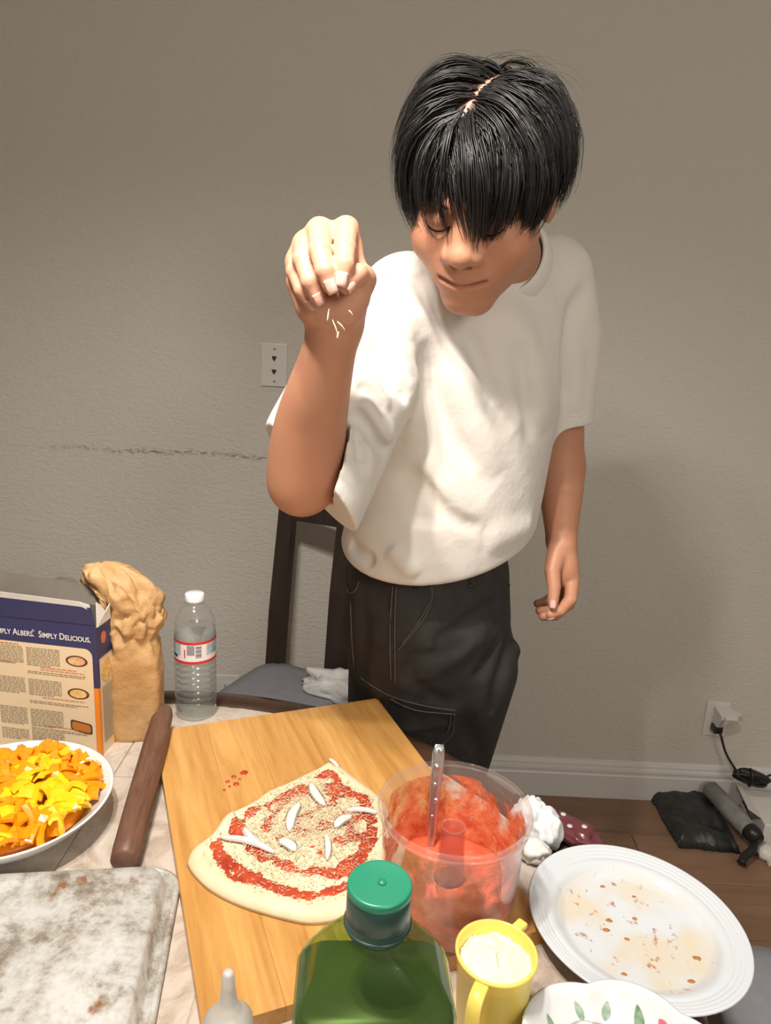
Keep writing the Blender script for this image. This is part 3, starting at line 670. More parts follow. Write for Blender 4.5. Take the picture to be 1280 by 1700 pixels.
# dark roots over the scalp, bare along the parting
def partx(y): return 0.014-0.30*(y+0.05)
def on_scalp(P):
    x, y, z = P[:, 0], P[:, 1], P[:, 2]
    return (z > 0.062-np.maximum(0, -(y-0.05))*1.05) & (z > -0.075) & (z > 0.03-(0.07-np.abs(x))*0.0-0.9*np.maximum(0, 0.04-y))
sc_ = near_face & on_scalp(Lh) & (np.abs(Lh[:, 0]) < 0.092)
ear = near_face & (np.abs(Lh[:, 0]) > 0.0745) & (Lh[:, 2] < 0.022) & (Lh[:, 2] > -0.05) & (Lh[:, 1] > -0.04)
part = np.exp(-((Lh[:, 0]-partx(Lh[:, 1]))/0.0030)**2)*((Lh[:, 1] > -0.045) & (Lh[:, 1] < 0.06) & (Lh[:, 2] > 0.05))
tint(np.where(sc_, part*0.8, 0), (0.56, 0.42, 0.36)); w_ = np.where(sc_ & ~ear, 0.97*(1-0.85*part), 0); tint(w_, (0.013, 0.011, 0.011))
skin = mat('skin', (0.5, 0.25, 0.16), 0.48, spec=0.4)
b = bsdf(skin); b.inputs['Subsurface Weight'].default_value = 0.12; b.inputs['Subsurface Radius'].default_value = (0.012, 0.005, 0.003); b.inputs['Subsurface Scale'].default_value = 0.6
vsk = coords(skin); nz_ = noise_tex(skin, vsk, 60, 4, 0.6)
set_color(skin, mixc(skin, mth(skin, 'MULTIPLY', nz_, 0.16), attr_color(skin), (0.55, 0.20, 0.12))); bump(skin, noise_tex(skin, vsk, 500, 3), 0.10, 0.0006)
bodyo = obj('body', mesh_np('body', V-PB, Fq, True, C), skin, person)
# nails
nail_m = mat('nail', (0.70, 0.40, 0.33), 0.22)
def nail(P, R, out, scale=1.0):
    tip, prev = np.asarray(P[-1]), np.asarray(P[-2]); t = tip-prev; t /= np.linalg.norm(t); out = np.asarray(out, float); out = out-t*(out@t); out /= np.linalg.norm(out); s = np.cross(t, out)
    c = tip+t*0.001; Vn = []; Fn = []; n = 7
    for j in range(n):
        for i in range(n):
            u = -1+2*i/(n-1); q = -1+2*j/(n-1); ww = 0.0062*scale*(1-0.12*q*q)*(1 if q < 0.7 else 0.93)
            ang = u*0.95; rr = R[-1]*1.07+0.0006
            Vn.append(c + t*(0.0070*scale*q+0.0008) + s*math.sin(ang)*ww*1.15 + out*(rr*math.cos(ang*0.8)+0.0002-0.0012*max(0, q)**2))
    for j in range(n-1):
        for i in range(n-1): a = j*n+i; Fn.append((a, a+1, a+n+1, a+n))
    o = obj('nail', mesh_np('nail', np.array(Vn)-PB, Fn), nail_m, bodyo); md = o.modifiers.new('solid', 'SOLIDIFY'); md.thickness = 0.0008; return o
toC = CAM-FING['m'][0][3]; toC /= np.linalg.norm(toC); upv = np.array([0, 0, 1.0])
nail(*FING['i'], toC+0.35*upv); nail(*FING['m'], toC+0.35*upv+np.array([-0.15, 0, 0])); nail([H(582, 466, 0.692), H(575, 475, 0.689)], [0.0078], np.array([0.5, -0.6, -0.2]), 0.8)
nail(TH, [0.0085], CAM-TH[3]); nail(*LF[0], np.array([-0.3, -0.4, -0.9]), 0.8)
for k in ('r', 'p'): nail(*FING[k], toC-0.2*np.array([1, 0, 0])+0.3*upv, 0.85)
# lashes of the closed eyes, brows
hair_m = mat('black_hair', (0.010, 0.009, 0.009), 0.42, spec=0.55); lash_m = mat('lash_hair', (0.008, 0.006, 0.006), 0.9, spec=0.1)
def lash(s):
    geo = []
    L_ = [(s*0.047, 0.083, -0.0035), (s*0.040, 0.0905, -0.0078), (s*0.031, 0.0935, -0.0100), (s*0.022, 0.0915, -0.0088), (s*0.015, 0.0865, -0.005)]
    P = smooth_path([hp(*p) for p in L_], 5); geo.append(tube_geo(P, [0.0004+0.0007*math.sin(PI*i/(len(P)-1)) for i in range(len(P))], 5))
    for i in range(1, len(P)-2):
        q = hp(*(hl(P[i])+np.array([s*0.0012, 0.004, -0.0055]))); geo.append(tube_geo([P[i], (P[i]+q)/2+HR@np.array([0, 0.001, 0]), q], [0.00035, 0.0003, 0.0001], 3))
    return merge(geo)
for s in (-1, 1):
    v_, f_ = lash(s); obj('eyelashes', mesh_np('eyelashes', np.array(v_)-PB, f_), lash_m, person)
    geo = []
    for i in range(70):
        u = random.random(); x = s*(0.014+0.036*u); z = 0.0185+0.006*math.sin(u*2.4)-0.004*u + random.uniform(-0.0025, 0.0025)
        p = hp(x, 0, z); d = HR@np.array([0, 1.0, 0]); q = p+d*0.12
        for _ in range(120):
            if body.sample(q) < 0.0: break
            q = q-d*0.001
        e = q+HR@np.array([s*0.006, 0.0015, 0.002+random.uniform(-0.001, 0.002)]); geo.append(tube_geo([q, e], [0.0004, 0.0001], 3))
    v_, f_ = merge(geo); obj('eyebrow', mesh_np('eyebrow', np.array(v_)-PB, f_), hair_m, person)

# ---------------------------------------------------------------- hair: combed strands falling from a middle parting
grav = HR.T@np.array([0, 0, -1.0])
EC = np.array([0, -0.015, 0.030]); ER_ = np.array([0.078, 0.098, 0.084])
def scalp(u): return EC+ER_*u
geoV = []; geoF = []; cnt = 0; made = 0
def add_strand(P, r0):
    global cnt
    P = np.array(P); n = len(P); t = np.gradient(P, axis=0); t /= np.linalg.norm(t, axis=1)[:, None]+1e-9
    out = (P-EC)/ER_**2; out /= np.linalg.norm(out, axis=1)[:, None]; s = np.cross(t, out); s /= np.linalg.norm(s, axis=1)[:, None]+1e-9
    r = r0*np.clip(np.minimum(1.0, 1.25-1.15*np.linspace(0, 1, n)), 0.12, 1)[:, None]
    A = np.stack([P+s*r, P+out*r*0.8, P-s*r], 1).reshape(-1, 3)
    geoV.append(HC+(A*HS)@HR.T)
    i = np.arange(n-1)[:, None]*3; a = np.concatenate([i+0, i+1], 0)
    for q0, q1 in ((0, 1), (1, 2), (2, 0)):
        geoF.append(np.concatenate([i+q0, i+q1, i+3+q1, i+3+q0], 1)+cnt)
    cnt += 3*n
tries = 0
while made < 620 and tries < 6000:
    tries += 1
    u = RNG.normal(size=3); u /= np.linalg.norm(u); p = scalp(u)
    if not (on_scalp(p[None])[0]) or (abs(p[0]) > 0.07 and p[2] < 0.01 and p[1] > -0.045): continue
    side = 1.0 if p[0] > partx(p[1])+RNG.normal()*0.0015 else -1.0
    if abs(p[0]-partx(p[1])) < 0.0028 and -0.045 < p[1] < 0.055 and RNG.random() < 0.8: continue
    frontness = np.clip((p[1]+0.01)/0.08, 0, 1); back = np.clip((-p[1]-0.03)/0.05, 0, 1); low = np.clip((0.03-p[2])/0.08, 0, 1)
    Ln = (0.132+0.055*frontness)*(1-0.45*low*(1-0.3*back))*(1+0.08*RNG.normal())
    Ln = max(0.03, Ln); n = 12; ds = Ln/(n-1); P = [p]
    lift = 0.009+0.017*RNG.random()**1.5; clump = 0.5*fbm(p[0]*60, p[1]*60, p[2]*60, 2)
    sweep = RNG.uniform(0.05, 0.75) if p[1] > 0.035 else 1.0
    if side < 0 and p[1] > 0.035: sweep = RNG.uniform(-0.1, 0.8)
    wind = side*(1.0-0.2*frontness)*sweep+clump*0.35
    crown = np.clip((-0.035-p[1])/0.02, 0, 1)*np.clip(p[2]/0.06, 0, 1); wind = wind*(1-0.85*crown)+0.35*RNG.normal()*crown
    zj = RNG.normal()*0.008+clump*0.035; lock = abs(clump-0.16) < 0.02
    for k in range(n-1):
        f = k/(n-1); q = P[-1]; nn = (q-EC)/ER_**2; nn /= np.linalg.norm(nn)
        top = np.clip((q[2]-0.03)/0.08, 0, 1)
        d = np.array([wind*(0.30+0.95*top), 0.10+0.60*frontness*(0.6+0.4*top)-0.5*back, -0.15-0.75*(1-top)]) + grav*(0.35+0.8*f)
        d += np.array([0.06, 0.06, 0.04])*RNG.normal(size=3)*0.9 + clump*np.array([0.0, 0.25, 0.1])*(1-f)
        d = d-nn*(d@nn)*(1.0 if f < 0.55 else 0.75); d /= np.linalg.norm(d)
        q = q+d*ds
        w_ = (q-EC)/ER_; rad = np.linalg.norm(w_); hmin = 1+(0.004+lift*math.sin(min(1.0, f*2.2+0.12)*PI/2))/0.088
        if rad < hmin: q = EC+(q-EC)*(hmin/rad)
        elif rad > hmin+0.05: q = EC+(q-EC)*((hmin+0.05)/rad)
        # where the cut ends: fringe over the brow, longer over the temples, short round the ear
        if q[1] > 0.03: zl = float(np.interp(q[0], [-0.08, -0.058, -0.042, -0.012, 0.0, 0.015, 0.06, 0.085], [-0.052, -0.042, -0.004, 0.009, 0.002, -0.028, -0.040, -0.030]))
        else: zl = -0.012 if q[1] > -0.035 else -0.07
        if lock and -0.02 < q[0] < 0.01: zl = -0.030
        if q[2] < zl+zj and k > 1: break
        P.append(q)
    if len(P) < 4: continue
    made += 1; P = np.array(P); f_ = np.linspace(0, 1, len(P))[:, None]
    tn = P[1]-P[0]; tn /= np.linalg.norm(tn); nn = (P[0]-EC)/ER_**2; nn /= np.linalg.norm(nn); sd_ = np.cross(tn, nn)
    room = max(0.0015, abs(P[0][0]-partx(P[0][1]))-0.0015) if -0.05 < P[0][1] < 0.06 else 0.01
    pinch = RNG.uniform(0.35, 0.8)
    for c in range(15):                          # a lock: strands gathered round one guide
        o1, o2 = RNG.normal()*0.0062, RNG.normal()*0.0050
        off = np.clip(sd_*o1+tn*o2, -room*1.0, room*1.0) if room < 0.006 else sd_*o1+tn*o2
        cut = max(4, int(round(len(P)*RNG.uniform(0.72, 1.0)))) if c else len(P)
        Q = P+off*(1-pinch*f_**0.7)+nn*(RNG.uniform(-0.0015, 0.003)*np.sin(f_*PI*0.9)); Q = Q+RNG.normal(size=3)*0.0012*f_
        add_strand(Q[:cut] if cut < len(P) else Q, 0.0007+0.0005*RNG.random())
# a few loose flyaways over the crown
for i in range(22):
    a = RNG.uniform(-0.4, 1.2); p = scalp(np.array([math.sin(a)*0.6, -0.42+0.2*RNG.normal(), 0.0])); p[2] = EC[2]+ER_[2]*math.sqrt(max(0.05, 1-((p[0]-EC[0])/ER_[0])**2-((p[1]-EC[1])/ER_[1])**2))
    p = EC+(p-EC)*1.16; d = np.array([0.7+0.5*RNG.random(), 0.2*RNG.normal(), 0.42]); P = [p]
    for k in range(9):
        d = d/np.linalg.norm(d); P.append(P[-1]+d*0.0085); d = d+np.array([-0.02, 0.03, -0.24])*(0.7+0.5*RNG.random())
    add_strand(P, 0.0003)
hairV = np.concatenate(geoV); hairF = np.concatenate(geoF)
print('HAIR', made, len(hairF))
obj('hair', mesh_np('hair', hairV-PB, hairF), hair_m, person)

# ---------------------------------------------------------------- t-shirt
shirt = Field((-0.22, 0.76, 0.90), (0.46, 1.46, 1.60), 0.003)
SH = secs([(842, 412, 1.16, 0.055, 0.055, 26), (825, 440, 1.155, 0.135, 0.078, 27), (800, 480, 1.15, 0.172, 0.10, 27), (785, 540, 1.145, 0.182, 0.117, 28), (775, 620, 1.15, 0.178, 0.126, 30), (764, 720, 1.175, 0.168, 0.126, 32), (746, 820, 1.20, 0.172, 0.132, 36), (730, 890, 1.225, 0.178, 0.140, 40), (722, 950, 1.24, 0.172, 0.138, 42), (718, 1000, 1.25, 0.165, 0.13, 42)])
shirt.zloft(SH, 0.03)
shirt.blur(3)
UA = ER-SR
shirt.cone(NB+(hp(0, -0.035, -0.05)-NB)*0.28, NB, 0.060, 0.075, 0.02); shirt.ell(at(798, 538, 1.075), (0.055, 0.045, 0.05), None, 0.04)
# hem plane, tilted as he leans
h1, h2, h3 = at(700, 966, 1.10), at(893, 856, 1.26), at(575, 918, 1.17)
nrm = np.cross(h2-h1, h3-h1); nrm = nrm if nrm[2] < 0 else -nrm
def hem_cut(X, Y, Z):
    n = nrm/np.linalg.norm(nrm); side = -((X-h1[0])*n[0]+(Y-h1[1])*n[1]+(Z-h1[2])*n[2]); return side
sl, (X, Y, Z) = shirt.box((-0.2, 0.95, 0.9), (0.40, 1.46, 1.25)); msk_ = (X > -0.075)
b_ = hem_cut(X, Y, Z); a_ = -shirt.d[sl]; k_ = 0.014
hh = np.clip(0.5+0.5*(b_-a_)/k_, 0, 1); r_ = -(b_*(1-hh)+a_*hh-k_*hh*(1-hh)); shirt.d[sl] = np.where(np.broadcast_to(msk_, r_.shape), r_, shirt.d[sl])
# sleeves: open tubes, joined to the shirt body at the shoulders
slv = Field((-0.22, 0.76, 0.90), (0.46, 1.46, 1.60), 0.003)
slv.chain([SR+np.array([0.02, 0.02, -0.005]), SR+UA*0.35, SR+UA*0.75, SR+UA*1.02], [0.076, 0.078, 0.082, 0.080], 0.01)
slv.plane_cut(at(492, 776, 0.95), -0.77*_rt+0.64*_dn-0.22*_fw, SR+UA*0.80-0.17, SR+UA*1.05+0.12)
for sh in (0.0, 0.03, 0.06, 0.09): slv.chain([p-_fw*sh for p in FA[:40:3]], [float(r)+0.003 for r in rr[:40:3]], 0.002, 'sub')   # the sleeve lies behind the forearm
lh = at(930, 703, 1.25); la = lh-SL
slv.chain([SL+np.array([-0.02, 0.0, -0.008]), at(938, 560, 1.215), at(931, 740, 1.25)], [0.074, 0.060, 0.050], 0.01)
slv.plane_cut(lh, la, lh-0.16, lh+np.array([0.10, 0.10, 0.03]))
slv.chain([SL+la*0.7, SL+la*1.1], [0.038, 0.0445], 0.004, 'sub')
hh = np.clip(0.5+0.5*(slv.d-shirt.d)/0.03, 0, 1); shirt.d = (slv.d*(1-hh)+shirt.d*hh-0.03*hh*(1-hh)).astype(np.float32); del slv
def fold(px, amp, w):
    h = shirt.hits(px)
    if len(h) > 1 and max(np.linalg.norm(a-b) for a, b in zip(h[:-1], h[1:])) < 0.16: shirt.ridge(smooth_path(h, 3), amp*(1.7 if min(q[0] for q in px) < 672 else 1.15), w*(1.1 if min(q[0] for q in px) < 672 else 1.3), True)
fold([(676, 560), (682, 640), (688, 710), (735, 800), (805, 885)], 0.010, 0.028)
fold([(773, 532), (799, 603), (824, 667), (860, 712)], -0.010, 0.016)
fold([(750, 560), (775, 640), (800, 720), (830, 790)], 0.006, 0.016)
fold([(694, 520), (704, 600), (730, 690), (765, 765), (818, 830)], -0.009, 0.020)
fold([(684, 452), (712, 498), (763, 574)], -0.007, 0.012); fold([(705, 455), (740, 505), (765, 540)], 0.005, 0.012)
fold([(800, 520), (850, 600), (880, 700)], -0.005, 0.018); fold([(860, 520), (895, 620), (905, 720)], 0.005, 0.02)
fold([(612, 560), (644, 592), (662, 639), (667, 735)], -0.009, 0.009); fold([(600, 548), (640, 566), (668, 610), (678, 690)], 0.006, 0.012)
fold([(583, 588), (612, 596), (640, 620), (652, 660)], -0.010, 0.012); fold([(580, 620), (610, 640), (640, 690)], 0.006, 0.016)
fold([(580, 676), (605, 703), (626, 739), (644, 754)], -0.012, 0.010); fold([(590, 665), (625, 700), (650, 735)], 0.007, 0.012)
fold([(600, 725), (612, 760), (606, 800)], 0.006, 0.010)
fold([(625, 770), (640, 800), (630, 850)], 0.006, 0.014)
fold([(600, 840), (620, 880), (652, 928)], -0.012, 0.011); fold([(648, 905), (668, 930), (694, 958)], 0.007, 0.011); fold([(580, 900), (600, 920), (622, 936)], -0.010, 0.008)
fold([(668, 770), (700, 830), (700, 880)], -0.006, 0.018); fold([(800, 900), (850, 885), (885, 868)], 0.008, 0.016)
fold([(979, 470), (952, 520), (940, 590), (934, 680)], -0.012, 0.012); fold([(960, 560), (957, 630), (955, 690)], 0.004, 0.012)
fold([(626, 455), (660, 440), (684, 420)], -0.004, 0.006)
for px, amp, w_ in (([(584, 588), (612, 594), (640, 615), (655, 650)], -0.016, 0.010), ([(600, 560), (630, 575), (655, 600)], 0.008, 0.010), ([(582, 680), (606, 704), (628, 738), (645, 752)], -0.016, 0.008), ([(590, 715), (600, 745), (598, 768)], -0.014, 0.007),
        ([(604, 842), (624, 882), (652, 926)], -0.014, 0.009), ([(700, 560), (716, 640), (745, 715), (790, 790)], -0.010, 0.014),
        ([(775, 545), (800, 610), (826, 670)], -0.011, 0.012), ([(690, 780), (740, 850), (800, 880)], -0.008, 0.012), ([(860, 560), (872, 650), (880, 740)], -0.008, 0.012), ([(590, 640), (618, 655), (640, 690)], -0.010, 0.008)):
    h = shirt.hits(px)
    if len(h) > 1 and max(np.linalg.norm(a-b) for a, b in zip(h[:-1], h[1:])) < 0.16: shirt.ridge(smooth_path(h, 3), amp, w_, True)
V, Fq = shirt.mesh(); V = relax(V, Fq, 3, 0.5)
cot_m = mat('white_cotton', (0.70, 0.67, 0.625), 0.85, spec=0.2); vv_ = coords(cot_m)
bump(cot_m, mth(cot_m, 'ADD', mth(cot_m, 'MULTIPLY', noise_tex(cot_m, vv_, 28, 4, 0.5), 1.0), mth(cot_m, 'MULTIPLY', noise_tex(cot_m, vv_, 900, 2), 0.05)), 0.35, 0.008)
bsdf(cot_m).inputs['Sheen Weight'].default_value = 0.15
ts = obj('t_shirt', mesh_np('t_shirt', V-PB, Fq), cot_m, person)
def on_surf(field, px, lift=0.001):
    out = []
    for q in smooth_path([np.array([*a, 0.0]) for a in px], 6):
        p = field.hit(q[0], q[1])
        if p is not None: out.append(p + (CAM-p)/np.linalg.norm(CAM-p)*lift)
    return out[::1] if len(out) > 1 else None
# collar ribbing, hem and sleeve seams
ax = hp(0, -0.035, -0.05)-NB; ax /= np.linalg.norm(ax); s1 = np.cross(ax, [0, 0, 1.0]); s1 /= np.linalg.norm(s1); s2 = np.cross(ax, s1)
cc_ = NB+(hp(0, -0.035, -0.05)-NB)*0.38
RG = lambda r, dz: [cc_+ax*dz+(s1*math.cos(a)+s2*math.sin(a))*r for a in np.linspace(0, 2*PI, 41)[:-1]]
obj('collar', mesh_np('collar', np.concatenate([RG(0.076, -0.030), RG(0.0735, -0.016), RG(0.068, -0.002), RG(0.065, 0.001), RG(0.062, -0.002), RG(0.064, -0.03)])-PB, [(j*40+i, j*40+(i+1) % 40, (j+1)*40+(i+1) % 40, (j+1)*40+i) for j in range(5) for i in range(40)]), cot_m, ts)
seam_m = mat('cotton_seam', (0.66, 0.63, 0.59), 0.9)
for px in ([(618, 470), (650, 452), (672, 436), (686, 420)], [(942, 690), (955, 692), (968, 691)]):
    P = on_surf(shirt, px, 0.0002)
    if P: obj('seam', tube('seam', P, 0.0009, 5, PB), seam_m, ts)

# ---------------------------------------------------------------- cargo trousers
tr = Field((-0.13, 1.00, 0.05), (0.36, 1.52, 1.06), 0.0034)
PEL = secs([(712, 905, 1.27, 0.150, 0.118, 44), (711, 940, 1.275, 0.160, 0.128, 44), (710, 1020, 1.285, 0.165, 0.134, 45), (711, 1085, 1.305, 0.155, 0.122, 46), (714, 1160, 1.32, 0.10, 0.08, 46)])
tr.zloft(PEL, 0.02)
kR0, kL0 = at(676, 1110, 1.315), at(762, 1105, 1.325)
kR1, kL1 = np.array([0.055, 1.275, 0.50]), np.array([0.150, 1.345, 0.50])
kR2, kL2 = np.array([0.03, 1.26, 0.07]), np.array([0.145, 1.365, 0.07])
tr.chain([kR0, kR1, kR2], [0.106, 0.096, 0.084], 0.03); tr.chain([kL0, kL1, kL2], [0.106, 0.098, 0.084], 0.03)
tr.blur(2)
def crease(px, amp, w):
    h = tr.hits(px)
    if len(h) > 1: tr.ridge(smooth_path(h, 3), amp, w)
# cargo pocket bulge and its folds
crease([(620, 1190), (660, 1200), (720, 1220)], 0.006, 0.03); crease([(600, 1128), (640, 1152), (700, 1172), (752, 1182)], 0.005, 0.012)
crease([(825, 1000), (780, 1030), (735, 1062)], -0.011, 0.013); crease([(765, 1074), (730, 1084), (700, 1090)], -0.008, 0.010); crease([(835, 1050), (815, 1090), (795, 1120)], -0.009, 0.010)
crease([(845, 1060), (828, 1130), (815, 1180)], -0.010, 0.014); crease([(800, 1050), (760, 1090), (700, 1120)], 0.006, 0.016); crease([(716, 985), (705, 1030), (662, 1080)], -0.006, 0.007); crease([(655, 975), (653, 1060), (656, 1130)], 0.004, 0.008)
crease([(600, 1000), (606, 1060), (600, 1110)], -0.005, 0.012); crease([(590, 950), (600, 1000)], 0.005, 0.014); crease([(770, 1200), (790, 1240), (800, 1280)], -0.010, 0.016); crease([(680, 1090), (690, 1130), (730, 1160)], -0.005, 0.010)
crease([(856, 1074), (858, 1080)], 0.012, 0.010)
tr.blur(1)
V, Fq = tr.mesh(); V = relax(V, Fq, 2, 0.5)
twill_m = mottled('black_twill', (0.030, 0.028, 0.027), (0.046, 0.042, 0.040), 30, 0.78, 0.3, 500, 0.0015, spec=0.3)
tro = obj('trousers', mesh_np('trousers', V-PB, Fq), twill_m, person)
st_m = mat('trouser_stitching', (0.10, 0.092, 0.085), 0.8)
SEAMS = [[(652, 972), (649, 1010), (647, 1060), (649, 1130)], [(658, 972), (656, 1010), (655, 1060), (656, 1135)], [(716, 972), (717, 992), (706, 1022), (690, 1045), (672, 1066), (660, 1080)], [(712, 1000), (700, 1024), (685, 1046), (668, 1068)],
         [(597, 1124), (620, 1140), (650, 1156), (700, 1171), (757, 1180)], [(648, 1160), (670, 1172), (700, 1181), (757, 1186)], [(754, 1186), (753, 1205), (748, 1222), (733, 1238)], [(748, 1186), (746, 1205), (740, 1220)],
         [(842, 962), (851, 985), (854, 1010), (851, 1022)], [(572, 975), (580, 984), (590, 980), (596, 965)], [(566, 945), (570, 962), (580, 985)], [(582, 1000), (584, 1060), (588, 1110)], [(780, 972), (788, 974)]]
for px in SEAMS:
    P = on_surf(tr, px, 0.0025)
    if P: obj('stitched_seam', tube('stitched_seam', P, 0.0012, 5, PB), st_m, tro)
for px in ([(690, 965), (690, 975)], [(782, 955), (784, 972)]):
    P = on_surf(tr, px, 0.002)
    if P: obj('belt_loop', tube('belt_loop', P, 0.005, 6, PB), twill_m, tro)
# shoes
shoe_m = mat('black_shoe', (0.02, 0.02, 0.02), 0.5); sole_m = mat('shoe_sole', (0.5, 0.49, 0.47), 0.6)
for c in (kR2, kL2):
    f_ = np.array([0.62, -0.78]); s_ = np.array([0.78, 0.62])
    def ring(z, lx, ly, off): return [tuple(c[:2]+f_*(off+lx*math.cos(a))+s_*ly*math.sin(a)-PB[:2])+(z,) for a in np.linspace(0, 2*PI, 25)[:-1]]
    so = obj('shoe', loft('shoe', [ring(0.022, 0.132, 0.046, 0.055), ring(0.045, 0.130, 0.047, 0.055), ring(0.07, 0.10, 0.044, 0.03), ring(0.095, 0.062, 0.042, 0.0)]), shoe_m, person)
    obj('sole', loft('sole', [ring(0.0, 0.135, 0.047, 0.055), ring(0.024, 0.138, 0.05, 0.055)]), sole_m, so)

# ================================================================== things on the table
# ---- cutting board of glued staves
board_m = wood('board_maple', (0.44, 0.20, 0.045), (0.75, 0.43, 0.14), 1, 12, 0.34, bstr=0.15, ring=2.6, stretch=0.06)
fl_c = bsdf(board_m).inputs['Base Color'].links[0].from_socket; vb = coords(board_m)
flour_sheen = mth(board_m, 'MULTIPLY', mth(board_m, 'SUBTRACT', noise_tex(board_m, vb, 7, 6, 0.7), 0.60), 4.0, clamp=True); spk = mth(board_m, 'GREATER_THAN', noise_tex(board_m, vb, 420, 2), 0.60)  # floury speckle that also paints wet highlights into the wood colour
set_color(board_m, mixc(board_m, mth(board_m, 'MULTIPLY', flour_sheen, mth(board_m, 'ADD', mth(board_m, 'MULTIPLY', spk, 0.45), 0.15)), fl_c, (0.86, 0.80, 0.70)))
BW, BL, BT = 0.356, 0.508, 0.018; BZ = ZT+BT; BC = np.array([-0.060, 0.805]); BA = math.radians(21.8)
bd = thing('cutting_board', 'large wooden cutting board under the pizza', 'cutting board', (BC[0], BC[1], ZT), BA)
ws = [0.074, 0.066, 0.078, 0.068, 0.070]; x = -BW/2
for w_ in ws:
    obj('stave', box_mesh('stave', w_-0.0001, BL, BT, 0.0003, 1), board_m, bd, loc=(x+w_/2, 0, 0)); x += w_
# ---- pizza
OUT = [(310, 1430), (318, 1410), (350, 1385), (372, 1354), (386, 1349), (420, 1331), (450, 1312), (500, 1290), (530, 1274), (555, 1264), (590, 1290), (628, 1318), (648, 1345), (655, 1385), (645, 1430), (628, 1470), (600, 1502), (570, 1520), (520, 1529), (470, 1521), (400, 1500), (350, 1475), (320, 1447)]
OP = np.array([atz(x, y, BZ+0.006)[:2] for x, y in OUT]); PCN = OP.mean(0)
OPs = np.array(smooth_path([np.array([*p, 0]) for p in list(OP)+[OP[0]]], 5))[:-1, :2]
pz = thing('pizza', 'raw uneven pizza dough spread with tomato sauce on the cutting board', 'pizza', (PCN[0], PCN[1], BZ))
def inside_r(p):                                 # 0 in the middle, 1 on the outline
    d = p-PCN; a = math.atan2(d[1], d[0]); angs = np.arctan2(OPs[:, 1]-PCN[1], OPs[:, 0]-PCN[0]); o = np.argsort(angs)
    R = np.interp(a, angs[o], np.linalg.norm(OPs-PCN, axis=1)[o], period=2*PI); return np.linalg.norm(d)/R
def dough_h(t, p): return (0.0075+0.0035*math.exp(-((t-0.9)/0.09)**2)+0.0015*fbm(p[0]*40, p[1]*40, 2))*math.sqrt(max(0, 1-max(0, (t-0.9)/0.1)**2)) if t < 1 else 0
rings = [0.0, 0.15, 0.3, 0.45, 0.6, 0.72, 0.8, 0.86, 0.91, 0.95, 0.975, 0.99, 1.0]; n = len(OPs); V = []; F = []
for t in rings:
    for q in OPs:
        p = PCN+(q-PCN)*t; V.append((p[0]-PCN[0], p[1]-PCN[1], 0.0008+dough_h(t, p)))
for j in range(len(rings)-1):
    for i in range(n): F.append((j*n+i, j*n+(i+1) % n, (j+1)*n+(i+1) % n, (j+1)*n+i))
V += [(q[0]-PCN[0], q[1]-PCN[1], 0.0003) for q in (PCN+(OPs-PCN)*0.97)]; J = len(rings)-1
for i in range(n): F.append((J*n+i, J*n+(i+1) % n, (J+1)*n+(i+1) % n, (J+1)*n+i))
F.append(tuple((J+1)*n+i for i in range(n)))
dough_m = mottled('raw_dough', (0.74, 0.62, 0.40), (0.80, 0.70, 0.50), 30, 0.6, 0.25, 50, 0.003)
obj('dough', mesh_np('dough', V, F), dough_m, pz)
sauce_m = mottled('tomato_sauce', (0.36, 0.030, 0.012), (0.58, 0.10, 0.035), 55, 0.32, 0.5, 160, 0.002)
# sauce spread in arcs: only where there is sauce is there a surface
g = 0.0026; lo = OPs.min(0); hi = OPs.max(0); nx, ny = int((hi[0]-lo[0])/g), int((hi[1]-lo[1])/g); cov = np.zeros((nx, ny)); HZ = np.zeros((nx, ny))
sc_c = PCN+np.array([0.025, 0.03])
for i in range(nx):
    for j in range(ny):
        p = lo+np.array([i+0.5, j+0.5])*g; t = inside_r(p)
        if t > 0.9: cov[i, j] = -1; continue
        d = p-sc_c; r = math.hypot(*d); a = math.atan2(d[1], d[0])
        arc = math.sin(r*190+3.2*fbm(p[0]*11, p[1]*11, 4)+a*1.3)
        edge = math.exp(-((t-0.74)/0.11)**2); c = 0.36*arc+0.85*fbm(p[0]*38, p[1]*38, 7)+0.55*edge-0.36*(t > 0.84)*(t-0.84)/0.06-0.10
        if p[1] < PCN[1]-0.085: c -= 0.25
        if t > 0.82: c -= (t-0.82)*14
        cov[i, j] = c; HZ[i, j] = 0.0012+dough_h(t, p)+0.0004+0.0016*max(0, min(1, c))
idx = {}; V = []; F = []
def sv(i, j):
    if (i, j) not in idx:
        k = (min(i, nx-1), min(j, ny-1)); cs = [cov[a, b] for a in (max(i-1, 0), k[0]) for b in (max(j-1, 0), k[1])]; hs = [HZ[a, b] for a in (max(i-1, 0), k[0]) for b in (max(j-1, 0), k[1]) if HZ[a, b] > 0]
        z = (sum(hs)/len(hs) if hs else 0.008) - (0.0018 if min(cs) < 0 else 0.0); p = lo+np.array([i, j])*g+np.array([fbm(i*0.7, j*0.7, 1), fbm(i*0.7, j*0.7, 5)])*g*0.8
        idx[(i, j)] = len(V); V.append((p[0]-PCN[0], p[1]-PCN[1], z))
    return idx[(i, j)]
for i in range(nx):
    for j in range(ny):
        if cov[i, j] > 0: F.append((sv(i, j), sv(i+1, j), sv(i+1, j+1), sv(i, j+1)))
obj('sauce', mesh_np('sauce', V, F), sauce_m, pz)
